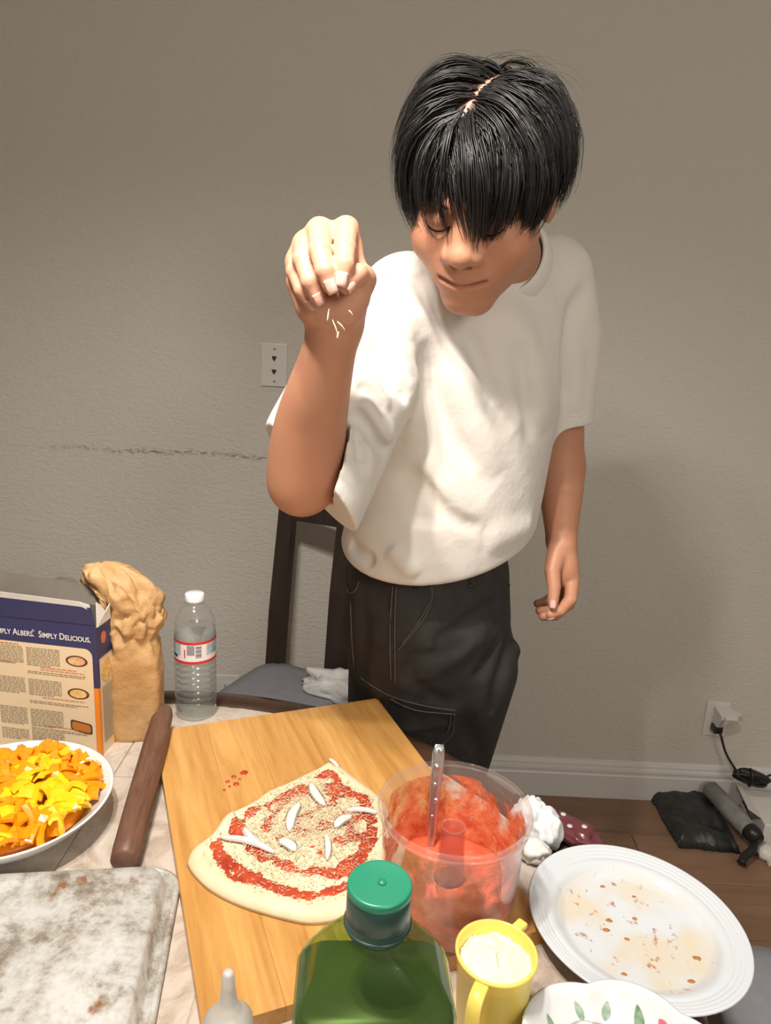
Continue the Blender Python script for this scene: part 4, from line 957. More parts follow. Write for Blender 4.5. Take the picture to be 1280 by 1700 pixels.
# grated cheese, uncountable
geo = []; chm = mat('grated_cheese', (0.82, 0.72, 0.52), 0.55)
def shred(p, L_, r, az, el):
    d = np.array([math.cos(az)*math.cos(el), math.sin(az)*math.cos(el), math.sin(el)])*L_/2; return tube_geo([p-d, p+np.array([0, 0, L_*0.08]), p+d], [r*0.6, r, r*0.5], 3, False)
cnum = 0; cc2 = PCN+np.array([0.012, 0.022])
while cnum < 4200:
    q = RNG.normal(size=2)*np.array([0.048, 0.052]) if cnum % 9 else RNG.normal(size=2)*0.07
    p = cc2+q; t = inside_r(p)
    if t > 0.88: continue
    z = BZ+0.0015+dough_h(t, p)+RNG.uniform(0.001, 0.0035); geo.append(shred(np.array([p[0], p[1], z]), RNG.uniform(0.002, 0.0058), 0.00042, RNG.uniform(0, PI), RNG.normal()*0.25)); cnum += 1
V, F = merge(geo); tag(obj('grated_cheese', mesh_np('grated_cheese', np.array(V)-np.array([PCN[0], PCN[1], BZ]), F), chm, loc=(PCN[0], PCN[1], BZ)), 'fine pale grated cheese sprinkled over the pizza sauce', 'cheese', kind='stuff')
# shreds falling from the fingers
for (px, py, d, L_, az, el), lb in zip([(545, 522, 0.690, 0.011, 0.2, 1.45), (557, 546, 0.688, 0.018, 0.3, -1.2), (566, 541, 0.687, 0.011, 0.4, -0.75), (582, 519, 0.69, 0.006, 0.3, -0.8), (561, 556, 0.689, 0.006, 0.5, 1.3)],
        ('thin upright cheese shred just under the pinching fingers', 'broad cheese shred falling in front of the raised wrist', 'slanted cheese shred touching the broad falling shred', 'tiny cheese shred falling right of the wrist creases', 'lowest tiny cheese shred falling before the forearm')):
    p = at(px, py, d); v_, f_ = shred(np.zeros(3), L_, 0.0013, az, el); tag(obj('cheese_shred', mesh_np('cheese_shred', v_, f_), chm, loc=p), lb, 'cheese', 'cheese falling from the hand')
# onion slices
on_m = mat('onion_flesh', (0.88, 0.84, 0.77), 0.25, Transmission_Weight=0.08); on_p = mat('onion_pink_edge', (0.72, 0.52, 0.56), 0.35)
def onion(px0, px1, wd, bend, lb, edge=False):
    a = atz(*px0, BZ+0.013)[:2]; b = atz(*px1, BZ+0.013)[:2]; c = (a+b)/2; u = b-a; ln = np.linalg.norm(u); u /= ln; s = np.array([-u[1], u[0]]); rg = []
    for k in range(9):
        t = k/8*2-1; wid = wd*(1-abs(t)**2.4)**0.5+0.0008; ctr = u*t*ln/2+s*bend*(1-t*t); arch = 0.002*(1-t*t)
        rg.append([(ctr[0]+s[0]*q*wid, ctr[1]+s[1]*q*wid, arch+0.0018*(1-q*q)*0.8+dz_) for q, dz_ in ((-1, 0), (-0.4, 0.0012), (0.4, 0.0012), (1, 0), (0.4, -0.0008), (-0.4, -0.0008))])
    z = BZ+0.0105; o = thing('onion_slice', lb, 'onion', (c[0], c[1], z), 0, 'onion slices on the pizza')
    obj('flesh', loft('flesh', rg), on_m, o)
    if edge: obj('pink_skin', tube('pink_skin', [np.array(r[0])+np.array([0, 0, 0.0004]) for r in rg], 0.0009, 5), on_p, o)
onion((366, 1388), (456, 1413), 0.0045, 0.006, 'longest onion strip lying at the left side of the pizza', True)
onion((405, 1372), (436, 1402), 0.004, -0.003, 'short faint onion strip just above the longest strip', True)
onion((481, 1378), (498, 1330), 0.0065, 0.004, 'upright white onion wedge near the middle of the pizza')
onion((516, 1298), (540, 1335), 0.0065, -0.003, 'topmost onion slice nearest the far dough edge')
onion((463, 1392), (492, 1410), 0.007, 0.002, 'small curved onion chip just left below the pizza centre')
onion((541, 1382), (543, 1425), 0.0038, 0.002, 'narrow upright onion sliver right of the pizza centre')
onion((575, 1343), (628, 1348), 0.0035, 0.003, 'thin onion strip pointing at the sauce tub', True)
onion((556, 1372), (584, 1352), 0.007, 0.003, 'wide pale onion slice beside the sauce tub end')
onion((546, 1258), (562, 1272), 0.0028, 0.0, 'tiny onion sliver on the dough tip by the board')
# sauce spots on the board
geo = []
for px, py, r in ((405, 1283, 0.0055), (378, 1298, 0.003), (392, 1302, 0.004), (372, 1312, 0.0022), (388, 1290, 0.0035), (398, 1294, 0.002), (381, 1306, 0.0018)):
    p = atz(px, py, BZ); rg = [[(p[0]+r*s_*math.cos(a)*(1+0.3*fbm(px+math.cos(a), py+math.sin(a))), p[1]+r*s_*math.sin(a)*(1+0.3*fbm(px+math.cos(a), py+math.sin(a))), BZ+z) for a in np.linspace(0, 2*PI, 13)[:-1]] for s_, z in ((1, 0.0002), (0.8, 0.0012), (0.3, 0.0018))]
    geo.append(([q for r_ in rg for q in r_], [(j*12+i, j*12+(i+1) % 12, (j+1)*12+(i+1) % 12, (j+1)*12+i) for j in range(2) for i in range(12)]+[tuple(24+i for i in range(12))]))
V, F = merge(geo); tag(obj('sauce_spots', mesh_np('sauce_spots', V, F), sauce_m), 'small smear of tomato sauce spots on the bare board', 'sauce', kind='stuff')

# ---- rolling pin, one end propped on the board corner
pin_m = wood('walnut', (0.10, 0.042, 0.026), (0.22, 0.105, 0.066), 0, 10, 0.45, ring=2.0)
pa = atz(206, 1432, ZT+0.017); pb = atz(273, 1183, ZT+BT+0.015); pa[2] = ZT+0.0172; pb[2] = ZT+BT+0.0205
ln = np.linalg.norm(pb-pa); dv = (pb-pa)/ln
rp_ = obj('rolling_pin', lathe('rolling_pin', [(0.0, 0), (0.0125, 0.0005), (0.0158, 0.003), (0.0168, 0.02), (0.0172, ln*0.4), (0.0166, ln*0.75), (0.0148, ln-0.018), (0.0125, ln-0.006), (0.008, ln-0.001), (0, ln)], 28), wood('walnut_pin', (0.075, 0.032, 0.020), (0.23, 0.115, 0.072), 2, 26, 0.5, ring=2.4, stretch=0.12), loc=pa)
rp_.rotation_euler = Vector(dv).to_track_quat('Z', 'Y').to_euler(); tag(rp_, 'brown walnut rolling pin leaning along the cutting board', 'rolling pin')

# ---- dish of chopped peppers
DC = np.array([-0.432, 0.772]); DR = 0.118
cer_m = mat('white_ceramic', (0.78, 0.78, 0.76), 0.15)
dprof = [(0.0, 0.0), (0.062, 0.0), (0.064, 0.004), (0.085, 0.014), (0.104, 0.030), (DR, 0.046), (DR+0.001, 0.0475), (DR-0.001, 0.0485), (DR-0.003, 0.047), (0.100, 0.034), (0.082, 0.0185), (0.06, 0.0085), (0.0, 0.0075)]
tag(obj('serving_dish', lathe('serving_dish', dprof, 72), cer_m, loc=(DC[0], DC[1], ZT)), 'round white dish heaped with chopped peppers', 'dish')
ym = mat('yellow_pepper', (0.92, 0.56, 0.012), 0.22, Transmission_Weight=0.0); om = mat('orange_pepper', (0.92, 0.30, 0.006), 0.22)
for m_ in (ym, om): bsdf(m_).inputs['Subsurface Weight'].default_value = 0.15; bsdf(m_).inputs['Subsurface Radius'].default_value = (0.01, 0.004, 0.001)
def pepper_mesh(lx, ly, cv, th, seed):
    rg = []; rr = random.Random(seed)
    for k in range(5):
        t = -1+k/2; sk = rr.uniform(-0.15, 0.15)
        rg.append([(t*lx, q*ly*(1+0.12*math.sin(k*1.7+seed)), cv*(1-t*t)+cv*0.6*(1-q*q)+z+sk*0.002) for q, z in ((-1, 0), (0, 0.0006), (1, 0), (0.96, -th), (0, -th), (-0.96, -th))])
    return loft('pepper_piece', rg, smooth=False)
PM = [pepper_mesh(0.012, 0.0095, 0.003, 0.0035, 1), pepper_mesh(0.010, 0.010, 0.002, 0.004, 2), pepper_mesh(0.018, 0.0055, 0.004, 0.0035, 3), pepper_mesh(0.014, 0.008, 0.005, 0.003, 4), pepper_mesh(0.009, 0.007, 0.0015, 0.004, 5)]
PMY = [m_.copy() for m_ in PM]
for m_ in PM: m_.materials.append(om)
for m_ in PMY: m_.materials.append(ym)
for i in range(215):
    ga = i*2.39996; rr = 0.094*math.sqrt((i+0.5)/170) if i < 170 else random.uniform(0.076, 0.096); x, y = rr*math.cos(ga)+random.uniform(-0.004, 0.004), rr*math.sin(ga)+random.uniform(-0.004, 0.004); r = math.hypot(x, y)
    if r > 0.097: x, y, r = x*0.097/r, y*0.097/r, 0.097
    yel = fbm((DC[0]+x)*14, (DC[1]+y)*14, 3, 2)+random.uniform(-0.25, 0.25) > 0.02
    me = random.choice(PMY if yel else PM)
    z = ZT+0.036+0.022*(1-(r/0.1)**2)+(i % 3)*0.0035+max(0, r-0.072)*0.33
    o = obj('pepper_piece', me, None, loc=(DC[0]+x, DC[1]+y, z), rot=(random.gauss(0, 0.45), random.gauss(0, 0.45), random.uniform(0, 2*PI)))
    tag(o, 'chopped yellow pepper piece in the white dish' if yel else 'chopped orange pepper piece in the white dish', 'pepper', 'chopped yellow pepper in the dish' if yel else 'chopped orange pepper in the dish')
tag(obj('pepper_bed', lathe('pepper_bed', [(0.0, 0.012), (0.078, 0.018), (0.090, 0.027), (0.080, 0.033), (0.05, 0.042), (0.0, 0.048)], 40), om, loc=(DC[0], DC[1], ZT)), 'pepper pieces and juice filling the bottom of the white dish', 'pepper', kind='stuff')

# ---- upturned baking sheet
tin_m = mat('aged_tin', (0.6, 0.58, 0.53), 0.42, 0.35); v = coords(tin_m); n1 = noise_tex(tin_m, v, 13, 8, 0.72, 0.6); n2 = noise_tex(tin_m, v, 60, 6, 0.7); n3 = noise_tex(tin_m, coords(tin_m, (1, 1, 1), rot=(0, 0, 0.4)), 5, 3, 0.5)
c = ramp(tin_m, mth(tin_m, 'ADD', mth(tin_m, 'MULTIPLY', n1, 0.5), mth(tin_m, 'MULTIPLY', n2, 0.5)), [(0.38, (0.24, 0.20, 0.16)), (0.45, (0.40, 0.37, 0.32)), (0.50, (0.54, 0.53, 0.49)), (0.58, (0.66, 0.67, 0.66))])
rust = mth(tin_m, 'MULTIPLY', mth(tin_m, 'SUBTRACT', mth(tin_m, 'MULTIPLY', noise_tex(tin_m, v, 34, 3, 0.6), mth(tin_m, 'ADD', n3, 0.35)), 0.54), 14.0, clamp=True)
set_color(tin_m, mixc(tin_m, mth(tin_m, 'MULTIPLY', rust, 0.85), c, (0.28, 0.10, 0.02))); L(tin_m, mth(tin_m, 'MULTIPLY_ADD', n1, 0.4, 0.22), bsdf(tin_m).inputs['Roughness']); bump(tin_m, n2, 0.08, 0.001)
ba = math.radians(-8); u = np.array([-math.cos(ba), math.sin(ba)]); dn_ = np.array([-u[1], u[0]])
if dn_[1] > 0: dn_ = -dn_
cor = atz(275, 1438, ZT+0.025)[:2]+np.array([-0.005, 0.0]); SWX, SWY = 0.175, 0.125; sc2 = cor+u*(SWX-0.004)+dn_*(SWY-0.004)
bs = thing('baking_sheet', 'worn metal baking sheet lying upside down at the near left', 'baking sheet', (sc2[0], sc2[1], ZT), math.atan2(-dn_[0]*-1, -dn_[1]*-1)*0+math.atan2(-u[1], -u[0]))
def rr_(hx, hy, r, z): return [(x, y, z) for x, y in rrect(hx, hy, r, 7)]
obj('pan', loft('pan', [rr_(SWX+0.013, SWY+0.013, 0.03, 0.003), rr_(SWX+0.0125, SWY+0.0125, 0.03, 0.0045), rr_(SWX+0.006, SWY+0.006, 0.026, 0.0045), rr_(SWX+0.0035, SWY+0.0035, 0.024, 0.008), rr_(SWX-0.001, SWY-0.001, 0.022, 0.0225), rr_(SWX-0.004, SWY-0.004, 0.02, 0.0255), rr_(SWX-0.02, SWY-0.02, 0.015, 0.026), rr_(0.04, 0.03, 0.01, 0.0255)]), tin_m, bs)
pth = [np.array(p) for p in rr_(SWX+0.014, SWY+0.014, 0.032, 0.0042)]; V, F = tube_geo(pth+[pth[0]], 0.0038, 8, False); obj('rolled_rim', mesh_np('rolled_rim', V, F), tin_m, bs)

# ---- cornmeal box
cor = atz(169, 1256, ZT)[:2]; ph = math.radians(7.5); bx_w, bx_d, bx_h = 0.185, 0.042, 0.203
bxt = thing('cereal_box', 'open blue and cream baking mix carton printed with recipes', 'box', (cor[0], cor[1], ZT), -ph)
navy = mat('navy_print', (0.030, 0.032, 0.105), 0.4); cream = mottled('cream_print', (0.70, 0.56, 0.36), (0.74, 0.61, 0.42), 6, 0.5); orange = mat('orange_print', (0.78, 0.24, 0.02), 0.45); inner = mottled('grey_card_inside', (0.13, 0.115, 0.095), (0.17, 0.15, 0.125), 15, 0.8); white_p = mat('white_print', (0.80, 0.79, 0.77), 0.5); grey_t = mat('fine_print', (0.26, 0.20, 0.14), 0.6); red_t = mat('rust_print', (0.55, 0.16, 0.08), 0.6); frayed = mottled('torn_card', (0.62, 0.60, 0.56), (0.72, 0.70, 0.67), 40, 0.8)
def panel(name, x0, x1, z0, z1, m, y=0.0, par=bxt, th=0.0006): return obj(name, box_mesh(name, x1-x0, th, z1-z0), m, par, loc=((x0+x1)/2, y, z0))
for nm, loc, dim, m_ in (('front_wall', (-bx_w/2, 0.0006, 0), (bx_w, 0.0012, bx_h), navy), ('back_wall', (-bx_w/2, bx_d-0.0006, 0), (bx_w, 0.0012, bx_h+0.012), inner), ('side_wall', (-0.0006, bx_d/2, 0), (0.0012, bx_d-0.0024, bx_h-0.004), cream), ('side_wall', (-bx_w+0.0006, bx_d/2, 0), (0.0012, bx_d-0.0024, bx_h), navy), ('bottom', (-bx_w/2, bx_d/2, 0), (bx_w-0.003, bx_d-0.003, 0.001), inner)):
    obj(nm, box_mesh(nm, *dim), m_, bxt, loc=loc)
# opened flaps
V = [(-bx_w, 0.0, bx_h), (0, 0.0, bx_h), (-0.004, -0.002, bx_h+0.026), (-bx_w, -0.002, bx_h+0.029)]
def card(name, P, m, th=0.001):
    P = [np.array(p, float) for p in P]; nn = np.cross(P[1]-P[0], P[2]-P[0]); nn /= np.linalg.norm(nn); k = len(P)
    return obj(name, mesh_np(name, P+[p+nn*th for p in P], [tuple(range(k))[::-1], tuple(range(k, 2*k))]+[(i, (i+1) % k, k+(i+1) % k, k+i) for i in range(k)], False), m, bxt)
card('front_flap', V, navy)
card('torn_edge', [(-bx_w, -0.0022, bx_h+0.0255), (-0.03, -0.0022, bx_h+0.0235), (-0.004, -0.0022, bx_h+0.018), (-0.006, -0.003, bx_h+0.030), (-0.02, -0.004, bx_h+0.0335), (-bx_w, -0.005, bx_h+0.0385)], frayed)
card('back_flap', [(-bx_w, bx_d, bx_h+0.01), (0, bx_d, bx_h+0.01), (0.004, bx_d+0.010, bx_h+0.028), (-0.055, bx_d+0.014, bx_h+0.036), (-0.062, bx_d+0.016, bx_h+0.042), (-0.085, bx_d+0.016, bx_h+0.043), (-0.095, bx_d+0.015, bx_h+0.038), (-bx_w, bx_d+0.016, bx_h+0.043)][::-1], inner)
card('side_flap', [(0, 0.003, bx_h-0.005), (0, bx_d-0.002, bx_h-0.005), (0.004, bx_d-0.010, bx_h+0.020), (0.003, 0.022, bx_h+0.012), (0.002, 0.012, bx_h+0.026), (0.0, 0.004, bx_h+0.032)], white_p)
# front print
rad = [( -0.0065-0.012+0.012*math.cos(a), 0.166-0.012+0.012*math.sin(a)) for a in np.linspace(0, PI/2, 7)]
shp = [(-bx_w, 0.0), (-0.0065, 0.0)]+rad+[(-bx_w, 0.166)]
card('cream_panel', [(x, -0.0004, z) for x, z in shp], cream, 0.0004)
panel('orange_strip', -0.0062, 0.0, 0.0, 0.107, orange, -0.0004)
def caps_text(body, size):
    c = bpy.data.curves.new('slogan', 'FONT'); c.body = body; c.size = size; c.resolution_u = 3; c.small_caps_scale = 0.78; c.offset = 0.00012
    for f in c.body_format: f.use_small_caps = True
    o = bpy.data.objects.new('slogan', c); COL.objects.link(o); me = bpy.data.meshes.new_from_object(o.evaluated_get(bpy.context.evaluated_depsgraph_get())); bpy.data.objects.remove(o); return me
tx = caps_text('Simply Albers.  Simply Delicious.', 0.0135); xs = [v_.co.x for v_ in tx.vertices]; wd = max(xs); sxx = 0.147/wd
for v_ in tx.vertices: v_.co.x = (v_.co.x-wd)*sxx
obj('slogan', tx, white_p, bxt, loc=(-0.0075, -0.0007, 0.1765), rot=(PI/2, 0, 0))
obj('trademark_sign', text_mesh('trademark_sign', '\u00ae', 0.005), white_p, bxt, loc=(-0.0945, -0.0007, 0.1835), rot=(PI/2, 0, 0))
rnd = random.Random(4)
def lines(name, x0, x1, z1, rows, dz, m, y=-0.0011, jag=0.3):
    geo = []
    for r in range(rows):
        z = z1-r*dz; x = x0; end = x1-(rnd.random()*jag*(x1-x0) if r == rows-1 else 0)
        while x < end:
            ww = rnd.uniform(0.003, 0.009); e = min(end, x+ww); geo.append(([(x, y, z), (e, y, z), (e, y, z+dz*0.45), (x, y, z+dz*0.45)], [(0, 1, 2, 3)])); x = e+0.0011
    V, F = merge(geo); o = obj(name, mesh_np(name, V, F, False), m, bxt); return o
for z1, rows in ((0.1585, 11), (0.110, 10), (0.063, 11), (0.028, 7)):
    lines('small_print', -0.105, -0.055, z1, rows, 0.0026, grey_t); lines('small_print', -0.152, -0.110, z1, rows, 0.0026, grey_t)
for z1 in (0.130, 0.1265, 0.083, 0.038): lines('recipe_heading', -0.085, -0.016, z1, 1, 0.0028, red_t)
lines('recipe_heading', -0.150, -0.115, 0.1615, 1, 0.004, red_t); lines('recipe_heading', -0.150, -0.12, 0.1335, 1, 0.004, red_t)
for z1 in (0.1225, 0.0765, 0.0335): lines('small_print', -0.105, -0.016, z1, 2, 0.0026, grey_t)
plate_c = mat('dish_print', (0.10, 0.045, 0.02), 0.5); food = [mottled('food_print', (0.62, 0.25, 0.10), (0.75, 0.52, 0.30), 120, 0.5), mottled('food_print_b', (0.62, 0.33, 0.08), (0.78, 0.58, 0.25), 160, 0.5), mat('pan_print', (0.50, 0.17, 0.03), 0.5)]
for k, zc in enumerate((0.146, 0.096, 0.044)):
    el = lambda rx, rz, y: [(-0.030+rx*math.cos(a), y, zc+rz*math.sin(a)) for a in np.linspace(0, 2*PI, 25)[:-1]]
    rc = lambda rx, rz, y: [(-0.028+x+z*0.0, y, zc+z-x*0.15) for x, z in rrect(rx, rz, 0.004, 4)]
    pic = card('dish_picture', (el if k < 2 else rc)(0.0165, 0.0085, -0.0005) if k < 2 else rc(0.0165, 0.0085, -0.0005), plate_c, 0.0004)
    o = card('food_picture', el(0.0128, 0.0064, -0.001) if k < 2 else rc(0.014, 0.006, -0.001), food[k], 0.0004)
# right side print (faces +x)
def sidep(name, y0, y1, z0, z1, m, x=0.0003): return obj(name, box_mesh(name, 0.0006, y1-y0, z1-z0), m, bxt, loc=(x, (y0+y1)/2, z0))
sidep('navy_side', 0.0, bx_d, 0.150, bx_h-0.004, navy); sidep('navy_side_edge', 0, 0.005, 0.107, 0.150, navy); sidep('orange_side_edge', 0, 0.005, 0.0, 0.107, orange); sidep('orange_corner', bx_d-0.006, bx_d, 0.0, 0.022, orange)
card('side_food_picture', [(0.0008, 0.022+0.013*math.cos(a), 0.128+0.018*math.sin(a)) for a in np.linspace(0, 2*PI, 17)[:-1]], food[1], 0.0003)
geo = []
for r in range(34):
    z = 0.103-r*0.0026; geo.append(([(0.0009, 0.009, z), (0.0009, bx_d-0.005-rnd.random()*0.004, z), (0.0009, bx_d-0.007, z+0.0011), (0.0009, 0.009, z+0.0011)], [(0, 1, 2, 3)]))
V, F = merge(geo); obj('side_small_print', mesh_np('side_small_print', V, F, False), grey_t, bxt)
card('side_mark', [(0.0009, 0.018+0.007*math.cos(a), 0.178+0.009*math.sin(a)) for a in np.linspace(0, 2*PI, 13)[:-1]], red_t, 0.0002)

# ---- kraft paper bag with scrunched neck
kraft = mottled('kraft_paper', (0.42, 0.235, 0.085), (0.58, 0.36, 0.17), 12, 0.6, 0.7, 26, 0.008)
kc = np.array([-0.352, 1.000]); n = 72; rg = []
SECT = [(0.0, 0, 0, 0.034, 0.030), (0.006, 0, 0, 0.0355, 0.032), (0.05, 0, 0, 0.036, 0.033), (0.10, 0.001, 0, 0.036, 0.033), (0.14, -0.001, 0, 0.035, 0.031), (0.165, -0.003, 0, 0.036, 0.030), (0.185, -0.003, 0, 0.042, 0.032), (0.205, -0.004, 0, 0.047, 0.034), (0.225, -0.010, 0, 0.049, 0.034), (0.243, -0.022, 0, 0.046, 0.030), (0.257, -0.032, 0.0, 0.040, 0.024), (0.266, -0.042, 0.0, 0.028, 0.015), (0.268, -0.046, 0, 0.012, 0.006)]
zz = np.array([s_[0] for s_ in SECT]); S_ = np.array(SECT)
for z in list(np.linspace(0, 0.268, 70)):
    cx, cy, rx, ry = [np.interp(z, zz, S_[:, k]) for k in range(1, 5)]; r_ = []
    cr = np.clip((z-0.125)/0.05, 0, 1)
    for i in range(n):
        a = 2*PI*i/n; c_, s_ = math.cos(a), math.sin(a); sq = 1/max(abs(c_)**6+abs(s_)**6, 0.12)**(1/6); sq = 1+(sq-1)*(1-cr)*0.9
        v1 = mnoise.voronoi(Vector((c_*1.5, s_*1.5, z*24)))[0]; v2 = mnoise.voronoi(Vector((c_*3.2+5, s_*3.2, z*55)))[0]; f1 = v1[1]-v1[0]; f2 = v2[1]-v2[0]; k = 1+cr*(0.42*(f1-0.3)+0.20*(f2-0.3)+0.25*fbm(c_*1.3, s_*1.3, z*14, 2))+(1-cr)*0.03*fbm(c_*2, s_*2, z*20, 3)
        zo = cr*0.012*fbm(c_*3, s_*3, z*30+7, 2); r_.append((cx+rx*sq*k*c_, cy+ry*sq*k*s_, max(0.0, z+zo) if z > 0.05 else z))
    rg.append(r_)
tag(obj('paper_bag', loft('paper_bag', rg, smooth=True), kraft, loc=(kc[0], kc[1], ZT), rot=(0, 0, 0.15)), 'brown kraft paper bag with a scrunched top behind the carton', 'paper bag')

# ---- water bottle
wb = thing('water_bottle', 'clear plastic water bottle with red and white label', 'bottle', (-0.281, 1.064, ZT))
pet = clear_mat('clear_plastic', (0.96, 0.97, 0.97), 0.05, 1.0, 0.03)
prof = [(0.0, 0.006), (0.012, 0.003), (0.024, 0.0), (0.030, 0.003), (0.0322, 0.010), (0.0325, 0.02)]
for k in range(7):
    z = 0.026+k*0.0105; prof += [(0.0328, z), (0.0304, z+0.0035), (0.0299, z+0.005), (0.0304, z+0.0065), (0.0328, z+0.009)]
prof += [(0.0318, 0.100), (0.0318, 0.136)]
for k in range(3):
    z = 0.139+k*0.006; prof += [(0.0328-0.0006*k, z), (0.0315-0.0006*k, z+0.003)]
prof += [(0.0312, 0.158), (0.0285, 0.168), (0.0235, 0.178), (0.0175, 0.1855), (0.0128, 0.189), (0.0122, 0.191), (0.0148, 0.1915), (0.0148, 0.193), (0.0122, 0.1935), (0.0122, 0.197)]
shell = obj('shell', lathe('shell', prof, 56), pet, wb)
inn = [(max(0.0, r-0.0006), z+0.0006) for r, z in prof if z < 0.150]; inn += [(0.0, inn[-1][1])]
wat = clear_mat('water', (0.92, 0.94, 0.94), 0.03, 0.9, 0.05, (0.80, 0.82, 0.82))
obj('water', lathe('water', inn, 56), wat, wb)
cap_m = mat('white_cap', (0.80, 0.81, 0.84), 0.3); obj('cap', lathe('cap', [(0.0144, 0.1935), (0.0146, 0.195), (0.0146, 0.204), (0.0136, 0.2055), (0.0, 0.206)], 36), cap_m, wb)
def band(name, z0, z1, r, m, a0=0, a1=2*PI, n=48, par=wb):
    V = []; F = []
    for i in range(n+1):
        a = a0+(a1-a0)*i/n
        for rr2, z in ((r, z0), (r, z1)): V.append((rr2*math.cos(a), rr2*math.sin(a), z))
    for i in range(n): F.append((2*i, 2*i+2, 2*i+3, 2*i+1))
    return obj(name, mesh_np(name, V, F), m, par)
lab_m = mat('label_white', (0.72, 0.70, 0.70), 0.4); red_m = mat('label_red', (0.55, 0.03, 0.04), 0.4); teal = mottled('label_mountain', (0.10, 0.22, 0.28), (0.55, 0.65, 0.70), 70, 0.4); grey_l = mat('label_grey', (0.25, 0.26, 0.30), 0.4)
lb = band('label', 0.100, 0.1365, 0.0321, lab_m)
band('red_stripe', 0.100, 0.1045, 0.0323, red_m, par=lb); band('red_stripe', 0.132, 0.1365, 0.0323, red_m, par=lb)
band('mountain_print', 0.113, 0.131, 0.0323, teal, -PI+0.15, -PI*0.66, 12, lb); band('mountain_print', 0.115, 0.131, 0.0323, grey_l, -1.72, -1.35, 8, lb); band('mountain_print', 0.113, 0.131, 0.0323, teal, -0.75, 0.2, 10, lb)
for k in range(9): band('barcode_bar', 0.1105+0.0022*k, 0.1105+0.0022*k+(0.0012 if k % 3 else 0.0007), 0.03235, ink_m, -1.30, -1.02, 5, lb)
band('brand_lettering', 0.1085, 0.1125, 0.03235, ink_m, -PI+0.35, -PI*0.72, 8, lb); band('small_mark', 0.110, 0.124, 0.0324, red_m, -1.86, -1.80, 3, lb)

# ---- sauce tub (clear processor bowl) standing on the board
tub = thing('sauce_tub', 'clear plastic food processor bowl smeared with tomato sauce', 'bowl', (0.093, 0.658, BZ))
TH_ = 0.125; clr = clear_mat('clear_tub', (0.97, 0.95, 0.94), 0.04, 0.9, 0.05, (0.9, 0.8, 0.78))
obj('wall', lathe('wall', [(0.0, 0.0), (0.066, 0.0), (0.0685, 0.002), (0.070, 0.010), (0.0725, 0.060), (0.0755, TH_-0.012), (0.0785, TH_-0.010), (0.0795, TH_-0.004), (0.0795, TH_), (0.0775, TH_+0.0012), (0.0762, TH_), (0.0755, TH_-0.008), (0.0735, TH_-0.013), (0.0705, 0.060), (0.068, 0.010), (0.066, 0.004), (0.0, 0.004)], 72), clr, tub)
obj('rim_bead', lathe('rim_bead', [(0.0792+0.0013*math.cos(a), TH_-0.006+0.0013*math.sin(a)) for a in np.linspace(0, 2*PI, 9)[:-1]], 72, closed=True), clr, tub)
obj('centre_tube', lathe('centre_tube', [(0.0165, 0.004), (0.015, 0.05), (0.0125, 0.098), (0.0128, 0.1), (0.0112, 0.1), (0.011, 0.096), (0.0135, 0.05), (0.015, 0.006)], 36), clear_mat('clear_tube', (0.95, 0.80, 0.76), 0.05, 0.9, 0.18, (0.75, 0.35, 0.28)), tub)
# film of sauce on the inside wall
film = bpy.data.materials.new('sauce_film'); film.use_nodes = True; b = bsdf(film); b.inputs['Roughness'].default_value = 0.3
v = coords(film); n1 = noise_tex(film, v, 26, 6, 0.68, 0.4); n2 = noise_tex(film, v, 70, 4, 0.6); sp_ = N(film, 'ShaderNodeSeparateXYZ'); L(film, v, sp_.inputs[0])
hgt = mth(film, 'DIVIDE', sp_.outputs[2], TH_); cv_ = mth(film, 'SUBTRACT', mth(film, 'ADD', n1, mth(film, 'MULTIPLY', mth(film, 'SUBTRACT', 1.0, hgt), 0.34)), 0.52)
set_color(film, ramp(film, n2, [(0.3, (0.50, 0.07, 0.03)), (0.55, (0.68, 0.20, 0.09)), (0.8, (0.76, 0.38, 0.24))]))
L(film, mth(film, 'MULTIPLY_ADD', cv_, 6.5, 0.30, clamp=True), b.inputs['Alpha']); bump(film, n1, 0.5, 0.004)
obj('sauce_film', lathe('sauce_film', [(0.0662, 0.006), (0.0672, 0.012), (0.0680, 0.03), (0.0690, 0.05), (0.0702, 0.065), (0.0728, TH_-0.02), (0.0732, TH_-0.014)], 72), film, tub).data.polygons.foreach_set('use_smooth', np.ones(len(bpy.data.objects['sauce_film'].data.polygons), bool))
fm = bpy.data.objects['sauce_film'].data; bm = bmesh.new(); bm.from_mesh(fm); bmesh.ops.delete(bm, geom=[f for f in bm.faces if len(f.verts) > 4], context='FACES_ONLY'); bm.to_mesh(fm); bm.free()
soup = mottled('tomato_puree', (0.62, 0.10, 0.045), (0.72, 0.17, 0.085), 40, 0.25, 0.4, 90, 0.002)
V = []; F = []; nr, na = 8, 64
for j in range(nr+1):
    for i in range(na):
        a = 2*PI*i/na; r = 0.0168+(0.0686-0.0168)*j/nr; V.append((r*math.cos(a), r*math.sin(a), 0.036+0.0015*fbm(r*60*math.cos(a), r*60*math.sin(a), 3)))
for i in range(na): a = 2*PI*i/na; V.append((0.0655*math.cos(a), 0.0655*math.sin(a), 0.0045))
for i in range(na): a = 2*PI*i/na; V.append((0.0168*math.cos(a), 0.0168*math.sin(a), 0.0045))
for j in range(nr+1):
    for i in range(na): F.append((j*na+i, j*na+(i+1) % na, (j+1)*na+(i+1) % na, (j+1)*na+i))
tag(obj('tomato_puree', mesh_np('tomato_puree', V, F), soup, loc=(0.093, 0.658, BZ)), 'red tomato puree at the bottom of the clear bowl', 'sauce', kind='stuff')
